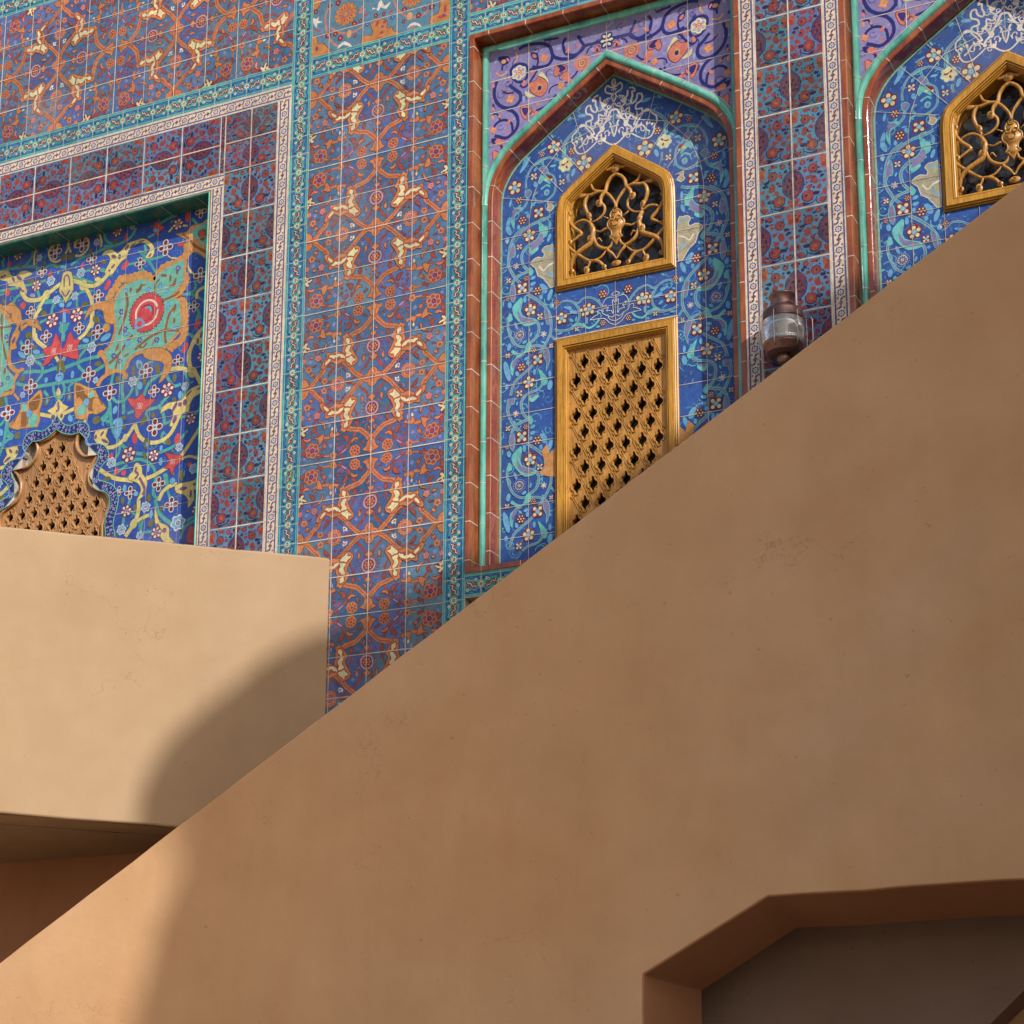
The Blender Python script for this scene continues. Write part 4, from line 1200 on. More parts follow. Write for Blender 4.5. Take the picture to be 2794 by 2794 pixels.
E sk 751,-1575 14 8 -20
E sk 757,-1597 8 13 0
E sk 702,-1645 9 14 -20
E sk 793,-1653 8 16 0
E sk 874,-1676 8 17 0
E sk 646,-1701 10 14 0
E sk 695,-1397 7 21 -20
E sk 774,-1455 6 13 20
E sk 833,-1412 8 8 0
E sk 874,-1733 13 25 10
F cf 772,-1327 35
F cf 764,-1699 35
F c4 810,-1590 34
F c4 822,-1370 20
F c4 651,-1542 16
F c4 714,-1748 21
F c4 880,-1531 13
F c7 788,-1538 17
F c7 724,-1615 24
F targ 715,-1448 32
F pine 842,-1466 20
F cf 936,-1403 35
F cf 1058,-1386 34
F c4 1013,-1476 13
S tq 10 899,-1450 924,-1465 962,-1468 996,-1456 1025,-1424 1029,-1384 1021,-1357
S mv 5 899,-1450 924,-1465 962,-1468 996,-1456 1025,-1424 1029,-1384 1021,-1357
P mv/tq 1004,-1445 1029,-1458 1050,-1450 1058,-1472 1025,-1466
E sk 998,-1382 25 10 30
E sk 967,-1355 21 8 20
E sk 985,-1425 14 7 30
E sk 922,-1481 15 6 0
S tq 11 901,-1346 930,-1321 961,-1318 999,-1335 1024,-1377 1027,-1421 1005,-1460 967,-1471 901,-1459
S mv 6 901,-1346 930,-1321 961,-1318 999,-1335 1024,-1377 1027,-1421 1005,-1460 967,-1471 901,-1459
S tq 11 999,-1335 1024,-1343 1049,-1323 1087,-1327 1124,-1354 1145,-1389 1148,-1414
S mv 6 999,-1335 1024,-1343 1049,-1323 1087,-1327 1124,-1354 1145,-1389 1148,-1414
S tq 10 992,-1455 1024,-1448 1055,-1467 1079,-1481 1111,-1468 1129,-1447
F cf 936,-1403 34
F cf 1080,-1385 35
F c7 1149,-1321 24
F c7 911,-1317 17
F c7 1148,-1468 17
F c4 1014,-1474 14
E sk 974,-1358 15 9 20
E sk 999,-1384 23 9 20
E sk 986,-1422 14 6 40
E sk 926,-1479 16 5 0
E sk 1123,-1483 10 6 0
E sk 1067,-1441 5 19 0
S wl 3 1220,-1311 1208,-1321 1192,-1333 1213,-1341 1207,-1352 1216,-1369
S wl 3 1204,-1348 1173,-1345 1155,-1360 1148,-1383 1167,-1381 1158,-1397 1179,-1395 1167,-1411 1191,-1413 1203,-1431 1198,-1362 1213,-1378
S wl 3 1083,-1441 1108,-1425 1123,-1421 1123,-1400 1142,-1404 1148,-1420 1173,-1437 1197,-1448 1210,-1438
S wl 3 1083,-1441 1123,-1443 1148,-1445 1166,-1455 1185,-1477 1218,-1492
S wl 3 1173,-1431 1185,-1458 1218,-1471
@side
P cm/wh 771,-1088 784,-1069 810,-1058 836,-1067 844,-1048 831,-1028 848,-1011 874,-1012 895,-1025 895,-1232 861,-1208 840,-1178 810,-1155 797,-1114
S mv 3 793,-1088 823,-1082 857,-1097 891,-1088
S mv 3 810,-1134 840,-1161 891,-1189
S wh 8 818,-1110 840,-1136 865,-1116 895,-1105
S sk 9 848,-1028 874,-1029 895,-1046
S sk 9 857,-1144 891,-1172
@lace
S wl 8 1218,-205 1208,-208 1205,-229 1218,-251 1230,-235 1226,-216 1218,-205
S wl 7 1218,-251 1199,-246 1181,-232 1169,-247 1172,-266 1192,-278 1207,-285 1201,-298 1210,-322 1217,-327
S wl 6 1199,-261 1218,-260 1218,-296
S wl 9 1133,-272 1112,-278 1103,-298 1118,-295 1117,-320 1126,-343 1117,-360 1096,-342 1090,-316 1069,-323 1069,-354 1096,-370 1099,-395 1069,-399 1066,-417 1045,-409 1030,-417
S wl 9 1142,-283 1144,-311 1168,-333 1162,-340 1147,-327
S wl 8 1150,-340 1171,-361 1198,-352 1210,-334
S wl 8 1174,-362 1174,-380 1159,-391 1135,-376 1132,-409 1111,-419 1132,-427 1146,-455
S wl 11 1217,-370 1198,-371 1186,-395 1176,-417 1158,-440 1149,-462 1128,-481 1119,-500
S wl 8 1200,-399 1185,-416 1165,-405
S wl 14 1141,-436 1149,-456 1164,-454
S wl 8 1188,-429 1197,-444 1191,-460
S wl 7 1216,-460 1200,-459 1206,-494 1216,-515
S wl 8 1030,-420 1057,-418 1084,-431 1105,-457 1104,-481 1090,-460 1063,-425
S wl 8 1119,-500 1095,-485 1065,-490 1047,-516 1029,-530
S wl 7 1125,-517 1107,-531 1089,-545 1059,-562 1029,-560 1011,-538 1005,-506 993,-488 996,-458 1011,-443 1030,-420
S wl 8 1146,-480 1149,-511 1164,-523 1170,-494
S wl 8 1128,-518 1158,-522 1184,-543 1208,-555 1215,-551
E wl 1168,-336 11 6 -40
E wl 1129,-414 8 9 0
E wl 1152,-463 12 12 0
E wl 1122,-504 9 9 0
E wl 1158,-513 6 10 0
E wl 1044,-485 6 10 0
E wl 1074,-480 5 10 -20
E wl 1110,-471 4 9 -20
E wl 1017,-494 6 8 0
E wl 1188,-493 4 12 20
@arab
S pk 11 -302,526 -327,464 -320,385 -287,308 -251,272
S pk 11 -298,388 -226,338 -156,327 -104,342
S pk 11 -106,462 -123,424 -88,440
S pk 10 76,445 112,367 181,314 248,312 290,334
S pk 10 173,258 198,259
P dg/rb -409,247 -409,367 -377,358 -367,312 -340,314 -303,270 -294,242 -338,228
P dg/rb -110,234 -94,289 -50,277 -42,300 -56,338 -9,363 44,331 36,295 70,294 79,267 114,249 63,221 -31,221
P dg/rb 291,242 295,290 333,297 344,343 348,384 398,369 404,235
P dg/rb -411,591 -357,576 -365,535 -400,519
F sun2 -204,443 69
F sun2 187,438 68
F rfl -152,373 18
F rfl -253,521 18
F rfl -234,312 18
F rfl -308,348 20
F rfl 298,344 19
F rfl 141,371 17
F rfl 223,315 17
F rfl -264,344 16
F rfl -118,380 12
F rfl -386,507 14
F rfl -26,384 14
F rfl 21,380 12
F rfl -302,517 13
F rfl 254,344 12
F rfl 138,305 12
F rfl -146,303 12
F bfl -75,347 16
F bfl 73,348 17
F bfl -334,552 14
P wh -45,436 -19,420 -11,452 6,464 25,425 59,441 34,406 -1,424 -10,405 -27,423 -45,423
P wh -408,478 -380,462 -367,476 -371,451 -344,435 -375,435 -379,410 -397,441
P wh -250,255 -238,277 -207,286 -171,259 -164,240 -189,256 -215,267 -237,260
P wh 158,258 173,279 202,283 232,262 239,243 215,261 181,268
E rd -378,397 27 5 30
E rd -350,359 18 5 60
E rd -92,403 19 7 -20
E rd 60,381 17 7 -20
E rd -17,335 9 18 20
E rd 26,332 12 9 0
E rd -15,242 35 7 -20
E rd -375,289 9 16 0
E rd 374,310 9 22 0
E rd 358,273 26 9 0
E rd 10,277 12 9 0
E bl2 14,310 7 7 0
E bl2 -375,289 7 7 0
E bl2 366,279 7 7 0
E gd -182,322 14 23 0
E gd 172,325 17 22 0
@brown
P mm/nb 2142,-754 2120,-763 2098,-787 2089,-821 2096,-860 2116,-883 2138,-894
P p2 2142,-776 2119,-785 2104,-811 2103,-847 2120,-869 2139,-878
E nb 2125,-805 6 7 0
E nb 2114,-828 5 9 20
E nb 2127,-853 7 5 0
E nb 2135,-826 4 11 0
E nb 2108,-852 4 5 0
E mr 2121,-819 4 7 0
E mr 2132,-796 5 4 0
E mr 2123,-867 4 4 0
E mr 2110,-801 3 6 0
E mr 2136,-844 3 7 0
P ow 1985,-733 1999,-718 2013,-718 2016,-737 2009,-750 2012,-770 1994,-776 1984,-770
P mr 1986,-748 2002,-745 2005,-764 1991,-768
F br 2047,-766 24
F br 2073,-895 29
F br 2093,-729 14
P mr 2035,-805 2046,-802 2058,-814 2055,-832 2041,-845 2026,-839 2030,-818
P mr 2063,-799 2082,-802 2080,-819 2063,-813
P mr 2075,-763 2092,-765 2090,-780 2074,-778
P mr 2052,-845 2071,-843 2072,-865 2055,-861
P mr 1990,-827 2007,-831 2003,-845 1989,-841
P mr 2010,-854 2020,-849 2034,-863 2016,-874
P mr 2034,-716 2066,-713 2072,-724 2044,-730
P nb 2099,-751 2113,-747 2114,-762 2102,-761
P nb 2004,-790 2026,-784 2027,-799 2008,-798
P nb 1997,-806 2013,-803 2014,-818 2000,-815
P mr 1992,-868 2009,-887 1998,-906 1988,-896
P nb 2019,-885 2044,-880 2050,-896 2026,-898
P mr 2112,-897 2136,-906 2129,-915 2115,-919
P mr 2119,-913 2137,-917 2137,-939 2122,-932
P nb 2036,-919 2067,-933 2094,-922 2115,-934 2087,-942 2053,-934
P mr 2098,-926 2118,-927 2121,-939 2097,-941
P mr 1991,-915 2019,-918 2025,-934 2004,-940 1990,-933
S nb 4 1987,-918 2011,-946 2036,-930 2033,-907
S nb 4 2050,-915 2074,-924 2098,-908 2099,-879
P mr 2121,-716 2138,-713 2139,-739 2124,-738
P nb 2117,-722 2128,-714 2127,-728
E nb 2030,-741 4 4 0
E nb 2082,-754 4 4 0
E nb 2045,-766 6 6 0
E mr 1990,-794 5 5 0
E mr 2064,-907 4 3 0
E mr 2021,-831 3 3 0
E mr 1996,-710 4 4 0
E mr 2014,-946 5 3 0'''.split('\n'):
    if _l[:1] == '@': _c = DATA.setdefault(_l[1:], [])
    elif _l: _c.append(_l)
GRILLE = [(0.0065, [(1.2156, -0.9015), (1.2078, -0.8539), (1.1875, -0.818), (1.1629, -0.7902), (1.1298, -0.7754), (1.1008, -0.7624), (1.0851, -0.7293), (1.0886, -0.7048), (1.1033, -0.6934)]), (0.0078, [(1.246, -0.7248), (1.2173, -0.7054), (1.1883, -0.7175), (1.1682, -0.7444), (1.1597, -0.7802), (1.14, -0.805), (1.1356, -0.8334), (1.1541, -0.8627), (1.1497, -0.8951), (1.1205, -0.922), (1.0852, -0.9287)]), (0.0073, [(1.1547, -0.7811), (1.1215, -0.7777), (1.0798, -0.7849), (1.0297, -0.7747), (0.996, -0.7932), (0.9841, -0.8242), (0.9748, -0.8558)]), (0.0082, [(1.0757, -0.7798), (1.058, -0.8031), (1.0524, -0.8355), (1.0626, -0.8714), (1.0791, -0.9023), (1.0811, -0.9257)]), (0.006, [(1.079, -0.9274), (1.0458, -0.9095), (1.0081, -0.9137), (0.985, -0.9296)]), (0.0112, [(1.0782, -0.9293), (1.0954, -0.9665), (1.0918, -1.0032), (1.0825, -1.0344), (1.045, -1.0575), (1.0158, -1.0742), (0.9907, -1.098), (0.9802, -1.1249), (0.978, -1.1576)]), (0.0073, [(1.0952, -0.9956), (1.1114, -1.049), (1.136, -1.0717), (1.1689, -1.0812), (1.1895, -1.0659), (1.1959, -1.0424)]), (0.0035, [(1.1157, -1.025), (1.1261, -1.021), (1.1396, -1.0406)]), (0.0069, [(0.9658, -1.0259), (0.9825, -1.0504), (1.0116, -1.0774), (1.0737, -1.1259), (1.1274, -1.1228), (1.1606, -1.0927)]), (0.0065, [(1.0737, -1.1259), (1.1191, -1.1384), (1.1477, -1.1684), (1.1618, -1.196)]), (0.006, [(1.1668, -1.0816), (1.1729, -1.0953), (1.1953, -1.1166), (1.2134, -1.1452)]), (0.0073, [(0.9727, -0.8512), (0.9725, -0.8974), (0.9955, -0.9361), (1.0329, -0.9736), (1.0141, -0.9904), (0.9847, -1.0091), (0.9721, -1.0189)]), (0.0052, [(1.1862, -0.9761), (1.1573, -0.9801), (1.1325, -0.9871), (1.1036, -0.9724)]), (0.0056, [(1.1763, -0.9302), (1.1475, -0.9105)]), (0.0056, [(1.197, -0.6628), (1.1762, -0.6747), (1.1493, -0.6663)]), (0.0048, [(1.0779, -1.1289), (1.0757, -1.1408), (1.0611, -1.1708)])]
GKNOB = [(1.2135, -0.6756, 0.0257, 0.022, 0.2), (1.2135, -1.1698, 0.0257, 0.0154, 0), (1.1074, -0.7007, 0.0125, 0.0125, 0), (1.1273, -0.8399, 0.0176, 0.0213, 0.4), (1.075, -0.893, 0.014, 0.0202, 0.3), (1.0826, -1.0178, 0.0191, 0.0242, 0.2), (1.061, -1.175, 0.0154, 0.022, 0.2), (0.9726, -0.8617, 0.0125, 0.0176, 0), (0.9743, -1.011, 0.0125, 0.0147, 0), (0.9829, -1.1628, 0.0132, 0.0147, 0), (1.0401, -0.7822, 0.0184, 0.0103, 0.2), (1.1517, -1.1754, 0.0132, 0.0125, 0), (1.0933, -0.9702, 0.014, 0.0257, 0.3)]
GPLATE = [(1.2135, -0.8928), (1.1951, -0.8928), (1.1826, -0.9108), (1.1816, -0.9355), (1.1678, -0.9533), (1.1697, -0.9787), (1.186, -0.9988), (1.1879, -1.02), (1.1783, -1.0324), (1.1938, -1.044), (1.2019, -1.0561), (1.2135, -1.0748)]
# ------------------------------------------------------------------ data of the painted motifs (millimetres on the facade)
# ==================================================================  SETTING
GZ = -6.87
v, f = box_data(-60, 60, -60, 40, GZ - .5, GZ); g = from_data('ground', v, f, M['ground']); tag(g, kind='structure')

# ==================================================================  TILED FACADE
FAC = bpy.data.objects.new('tiled_facade', None); COL.objects.link(FAC); FAC.location = (0, 0, GZ)
tag(FAC, 'tall facade covered in painted floral tiles, with recessed arches and carved wooden windows', 'building')
def part(o, label=None):
    if o.parent is None: o.parent = FAC
    if o.parent == FAC: o.matrix_parent_inverse = Matrix.Translation((0, 0, -GZ))
    if label: o['label'] = label
    return o
def jitter(fx, amt=.16, hue=.06):
    def j(x, z):
        a, b_ = fx(x, z); q = 1 + amt * (h2(a, b_) - .5) * 2; return (q * (1 + hue * (h2(a, b_, 1) - .5) * 2), q, q * (1 + hue * (h2(a, b_, 2) - .5) * 2))
    return j
TOPZ = 2.6; BOT = -3.83
def add_tiles(P_, xs, zs, fn, k=None):
    kk = P_.k; 
    for i in range(len(xs) - 1):
        for j in range(len(zs) - 1): P_.poly(rect(xs[i], xs[i + 1], zs[j], zs[j + 1]), fn(i, j), kk, raw=True)
    P_.k = kk + 1
def grout_lines(P_, xs, zs, x0, x1, z0, z1, w_=.0045):
    kk = P_.k
    for x in xs: P_.poly(rect(x - w_ * (.35 + .3 * h2(x, 1)), x + w_ * (.35 + .3 * h2(x, 2)), z0, z1), L['wb'], kk, gro=1)
    P_.k += 1; kk = P_.k
    for z in zs: P_.poly(rect(x0, x1, z - w_ * (.35 + .35 * h2(z, 3)), z + w_ * (.35 + .35 * h2(z, 4))), L['wb'], kk, gro=1)
    P_.k += 1
TW, TH = .2072, .2
FLB = [lin(c) for c in ((74,112,150), (66,108,148), (84,118,152), (70,98,158), (88,124,148), (60,96,140), (78,104,160))]
def floral(name, x0, x1, z0, z1, kx, kz, rot, label):
    """kx,kz: a knot of the lattice pattern; rot: pattern runs sideways"""
    U, V_ = (TW, TH)
    fx = (lambda x, z: (floor((x - kx) / TH), floor((z - kz) / TW))) if rot else (lambda x, z: (floor((x - kx) / TW), floor((z - kz) / TH)))
    P_ = Paint(0.0, rect_clip(x0, x1, z0, z1), jitter(fx, .14, .09)); P_.warp = .0022; sx, sz = (TH, TW) if rot else (TW, TH)
    i0 = int(floor((x0 - kx) / sx + 1e-6)); i1 = int(-floor(-(x1 - kx) / sx + 1e-6)); j0 = int(floor((z0 - kz) / sz + 1e-6)); j1 = int(-floor(-(z1 - kz) / sz + 1e-6))
    kk = P_.k
    for i in range(i0, i1):
        for j in range(j0, j1):
            P_.poly(rect(kx + i * sx, kx + (i + 1) * sx, kz + j * sz, kz + (j + 1) * sz), mul(FLB[int(h2(i, j, 5) * 7) % 7], .82 + .3 * h2(i, j, 6)), kk, raw=True)
    P_.k = kk + 1
    filler(P_, x0, x1, z0, z1, int((x1 - x0) * (z1 - z0) * 420), [lin((92,132,166)), lin((58,90,132)), lin((150,76,70)), lin((120,66,92)), lin((170,110,84)), lin((120,130,180))], .005, .011, x0)
    per = 4 * TH
    if rot: cells = [(kx + a * per, kz + b_ * 4 * TW) for a in range(int((x0 - kx) / per) - 1, int((x1 - kx) / per) + 2) for b_ in range(int((z0 - kz) / (4 * TW)) - 1, int((z1 - kz) / (4 * TW)) + 2)]
    else: cells = [(kx + a * 4 * TW, kz + b_ * per) for a in range(int((x0 - kx) / (4 * TW)) - 1, int((x1 - kx) / (4 * TW)) + 2) for b_ in range(int((z0 - kz) / per) - 1, int((z1 - kz) / per) + 2)]
    for cx, cz in cells:
        for a in (-1, 1):
            for b_ in (-1, 1):
                if rot:
                    q0, q1 = sorted((cx, cx + a * 2 * TH)); r0, r1 = sorted((cz, cz + b_ * 2 * TW)); tf = lambda p: (cx + a * -(p[1] + 1.6), cz + b_ * p[0])
                else:
                    q0, q1 = sorted((cx, cx + a * 2 * TW)); r0, r1 = sorted((cz, cz + b_ * 2 * TH)); tf = lambda p: (cx + a * p[0], cz + b_ * (p[1] + 1.6) * -1)
                if q1 <= x0 + .002 or q0 >= x1 - .002 or r1 <= z0 + .002 or r0 >= z1 - .002: continue
                draw(P_, 'floral', tf, rect_clip(q0, q1, r0, r1))
    grout_lines(P_, [kx + i * sx for i in range(i0, i1 + 1) if x0 < kx + i * sx < x1], [kz + j * sz for j in range(j0, j1 + 1) if z0 < kz + j * sz < z1], x0, x1, z0, z1)
    return part(P_.build(name, FAC, box_data(x0, x1, .0002, .30, z0, z1)), label)
floral('floral_tile_panel', -.402, .400, BOT, .12, 0, 0, False, 'upright panel of blue floral tiles with orange lattice and cream buds')
floral('floral_tile_panel', -3.44, -.52, .245, 1.063, -2.069, .649, True, 'long horizontal panel of blue floral tiles above the brown tiled band')
floral('floral_tile_panel', .516, 4.6, .245, 1.063, 1.2135, .649, True, 'floral tile panel above the arched niches')
floral('floral_tile_panel', -3.44 - .12 - .8, -3.56, BOT, .12, -3.96, 0, False, 'upright floral tile panel left of the flat topped niche')

# --- turquoise border strips
def teal_border(x0, x1, z0, z1, vert):
    P_ = Paint(0.0, rect_clip(x0, x1, z0, z1), jitter(lambda x, z: (floor(x / .1), floor((z + .095) / .1)), .10, .10)); W_ = (x1 - x0) if vert else (z1 - z0); c0 = (x0 + x1) / 2 if vert else (z0 + z1) / 2; s_ = W_ / .118
    anc = -.095 if vert else .0; lo, hi = (z0, z1) if vert else (x0, x1); a0 = int(floor((lo - anc) / .1)) - 1; a1 = int((hi - anc) / .1) + 2
    T_ = (lambda a, c_: (c0 + c_ * s_, a)) if vert else (lambda a, c_: (a, c0 + c_ * s_))
    def R_(a, b_, c_, d, col, kk): P_.poly([T_(a, c_), T_(b_, c_), T_(b_, d), T_(a, d)], col, kk, raw=False)
    base = [lin((70,152,156)), lin((54,138,152)), lin((80,162,154))]
    k = P_.k
    for i in range(a0, a1):
        R_(anc + i * .1, anc + (i + 1) * .1, -.06, .06, base[int(h2(i, x0, 3) * 3) % 3], k)
    P_.k += 1
    for c_, w_, cc in ((-.040, .0036, 'navy'), (.040, .0036, 'navy'), (-.046, .003, 'md'), (.046, .003, 'md')):
        k = P_.k; R_(lo, hi, c_ - w_ / 2, c_ + w_ / 2, L[cc], k); P_.k += 1
    for i in range(a0, a1):
        a = anc + i * .1; sg = 1 if i % 2 else -1
        def S_(w_, pts, col):
            sp = smooth_path(pts, 2); Lr, Rr = ribbon([T_(a + u, sg * c_) for u, c_ in sp], w_); k = P_.k
            for q in range(len(sp) - 1): P_.poly([Lr[q], Lr[q + 1], Rr[q + 1], Rr[q]], L[col] if isinstance(col, str) else col, k)
            P_.k = k + 1
        def D_(u, c_, r_, col, n=8): p = T_(a + u, sg * c_); P_.poly(ell(p[0], p[1], r_, r_, .4, n), L[col])
        for sgn in (-1, 1):
            S_(.0075, [(.006, sgn * .031), (.025, sgn * .036), (.05, sgn * .030), (.075, sgn * .036), (.094, sgn * .031)], 'cob')
            D_(.012, sgn * .028, .0085, 'tl'); D_(.088, sgn * .028, .0085, 'tl'); D_(.012, sgn * .028, .005, 'nv')
        S_(.0155, [(.026, .020), (.034, .004), (.044, .012), (.052, -.004), (.060, -.012), (.070, -.002), (.076, -.020)], 'rb')
        S_(.004, [(.028, .018), (.034, .006), (.044, .010), (.052, -.004), (.060, -.010), (.070, -.004), (.075, -.017)], 'wh')
        S_(.006, [(.024, -.002), (.034, -.012), (.042, -.002)], 'rb'); S_(.006, [(.060, .004), (.068, .012), (.078, .004)], 'rb')
        for u, c_ in ((.030, -.024), (.072, .024)): p = T_(a + u, sg * c_); P_.poly(lobes(p[0], p[1], .0085, 4, .4), L['cr']); P_.poly(ell(p[0], p[1], .0028, .0028, 0, 6), L['rb'])
        p = T_(a, 0); P_.poly(lobes(p[0], p[1], .0165, 7, .42), L['cr']); P_.poly(ell(p[0], p[1], .008, .008, 0, 8), L['rb']); P_.poly(ell(p[0], p[1], .003, .003, 0, 6), L['gd'])
    k = P_.k
    for i in range(a0, a1): R2 = [T_(anc + i * .1 - .0012, -.07), T_(anc + i * .1 + .0012, -.07), T_(anc + i * .1 + .0012, .07), T_(anc + i * .1 - .0012, .07)]; P_.poly(R2, L['wb'], k, gro=1)
    P_.k += 1; k = P_.k
    for c_ in (-.0585, .0585): P_.poly([T_(lo, c_ - .0014), T_(hi, c_ - .0014), T_(hi, c_ + .0014), T_(lo, c_ + .0014)], L['wb'], k, gro=1)
    return part(P_.build('turquoise_border', FAC, box_data(x0, x1, .0002, .30, z0, z1)))
teal_border(-.52, -.402, BOT, TOPZ, True); teal_border(.400, .516, BOT, TOPZ, True); teal_border(-3.56, -3.44, BOT, TOPZ, True)
teal_border(-3.44, -.52, .122, .245, False); teal_border(-.402, .400, .122, .245, False); teal_border(.516, 4.6, .120, .245, False)
teal_border(-3.44, -.52, 1.063, 1.183, False); teal_border(-.402, .400, 1.063, 1.183, False); teal_border(.516, 4.6, 1.063, 1.183, False)
teal_border(.516, 1.906, -2.79, -2.672, False); teal_border(2.378, 3.768, -2.79, -2.672, False)

# --- upper panels
P_ = Paint(0.0, rect_clip(-.402, .400, .245, 1.063), None)
add_tiles(P_, [-.402, -.3, -.1, .1, .3, .4], [.245 + .2 * i for i in range(-1, 5)], lambda i, j: mul(lin((84,126,150)), .92 + .16 * h2(i, j)))
draw(P_, 'arab', lambda p: p); draw(P_, 'arab', lambda p: (p[0], 1.3 - p[1]), rect_clip(-.402, .4, .66, 1.063))
grout_lines(P_, [-.3, -.1, .1, .3], [.36, .56, .76, .96], -.402, .4, .245, 1.063)
part(P_.build('arabesque_tile_panel', FAC, box_data(-.402, .4, .0002, .30, .245, 1.063)))
for x0, x1 in ((-3.44, -.52), (-.402, .4), (.516, 4.6)):
    floral('upper_floral_tile_panel', x0, x1, 1.183, TOPZ, (x0 + x1) / 2, 1.75, False, None)

# --- small white and blue border
def white_border(x0, x1, z0, z1, vert, anc, P_=None):
    W_ = (x1 - x0) if vert else (z1 - z0); c0 = (x0 + x1) / 2 if vert else (z0 + z1) / 2; lo, hi = (z0, z1) if vert else (x0, x1)
    P_.clips = rect_clip(x0, x1, z0, z1)
    T_ = (lambda a, c_: (c0 + c_, a)) if vert else (lambda a, c_: (a, c0 + c_)); a0 = int(floor((lo - anc) / .1)) - 1; a1 = int((hi - anc) / .1) + 2
    h_ = W_ / 2; k = P_.k
    for i in range(a0, a1 + 1, 1): P_.poly([T_(anc + i * .1, -h_), T_(anc + (i + 1) * .1, -h_), T_(anc + (i + 1) * .1, h_), T_(anc + i * .1, h_)], mul(lin((214,200,180)), .9 + .16 * h2(i // 2, x0 + z0)), k)
    P_.k += 1; k = P_.k
    for c_ in (-h_ + .013, h_ - .013): P_.poly([T_(lo, c_ - .0032), T_(hi, c_ - .0032), T_(hi, c_ + .0032), T_(lo, c_ + .0032)], L['vi'], k)
    P_.k += 1; k = P_.k
    for c_ in (-h_ + .0172, h_ - .0172): P_.poly([T_(lo, c_ - .0006), T_(hi, c_ - .0006), T_(hi, c_ + .0006), T_(lo, c_ + .0006)], L['bnav'], k)
    P_.k += 1
    for i in range(a0, a1):
        a = anc + i * .1
        def D_(u, c_, rx, ry, an, col, n=8): p = T_(a + u, c_); P_.poly(ell(p[0], p[1], rx, ry, an, n), L[col])
        p = T_(a + .05, 0); P_.poly(lobes(p[0], p[1], .0168, 8, .24), L['bnav']); P_.poly(ell(p[0], p[1], .0108, .0108, 0, 10), L['wb']); P_.poly(ell(p[0], p[1], .0088, .0088, 0, 10), L['la']); P_.poly(ell(p[0], p[1], .007, .007, 0, 10), L['wb']); P_.poly(ell(p[0], p[1], .0042, .0042, 0, 8), L['ob'])
        p = T_(a, 0); P_.poly(lobes(p[0], p[1], .0115, 4, .42), lin((128,70,66) if i % 2 else (108,66,92)))
        for u, c_, an in ((.020, .004, .9), (.080, -.004, .9)): D_(u, c_, .0105, .0045, an, 'bnav')
        for u, c_ in ((.024, -.0145), (.026, .0155), (.076, -.0155), (.074, .0145)): D_(u, c_, .0064, .0064, 0, 'ob', 6); D_(u, c_, .0025, .0025, 0, 'rb', 5)
        for u, c_ in ((.034, .0), (.066, .0)): D_(u, c_, .002, .002, 0, 'bnav', 5)
        for u, c_ in ((.040, -.018), (.060, .018)): D_(u, c_, .006, .0012, .8, 'bnav', 6)
    k = P_.k
    for i in range(a0, a1):
        if i % 2 == 0: P_.poly([T_(anc + i * .1 - .001, -.05), T_(anc + i * .1 + .001, -.05), T_(anc + i * .1 + .001, .05), T_(anc + i * .1 - .001, .05)], L['wb'], k, gro=1)
    P_.k += 1; k = P_.k
    for c_ in (-h_ + .0008, h_ - .0008): P_.poly([T_(lo, c_ - .0012), T_(hi, c_ - .0012), T_(hi, c_ + .0012), T_(lo, c_ + .0012)], lin((170,150,130)), k, gro=1)
    P_.k += 1; P_.clips = None
NX = -2.028                                   # axis of the flat topped niche
def wb_part(rects, label=None, y1=.30):
    P_ = Paint(-.003)
    for r_, vert, anc in rects: white_border(*r_, vert, anc, P_)
    return part(P_.build('white_blue_border', FAC, merge([box_data(r_[0], r_[1], -.0028, y1, r_[2], r_[3]) for r_, v_, a_ in rects])), label)
wb_part([((2 * NX + .52, -.52, .040, .120), False, -.9387)]); wb_part([((-.597, -.52, BOT, .040), True, -1.69), ((2 * NX + .52, 2 * NX + .597, BOT, .040), True, -1.69)])
wb_part([((2 * NX + .92, -.92, -.370, -.290), False, -1.125)]); wb_part([((-.998, -.92, BOT, -.370), True, -1.69), ((2 * NX + .92, 2 * NX + .998, BOT, -.370), True, -1.69)])
wb_part([((1.906, 1.982, BOT, .120), True, -.4705)]); wb_part([((2.300, 2.378, BOT, .120), True, -.4785)]); wb_part([((3.768, 3.846, BOT, .12), True, -.47)])

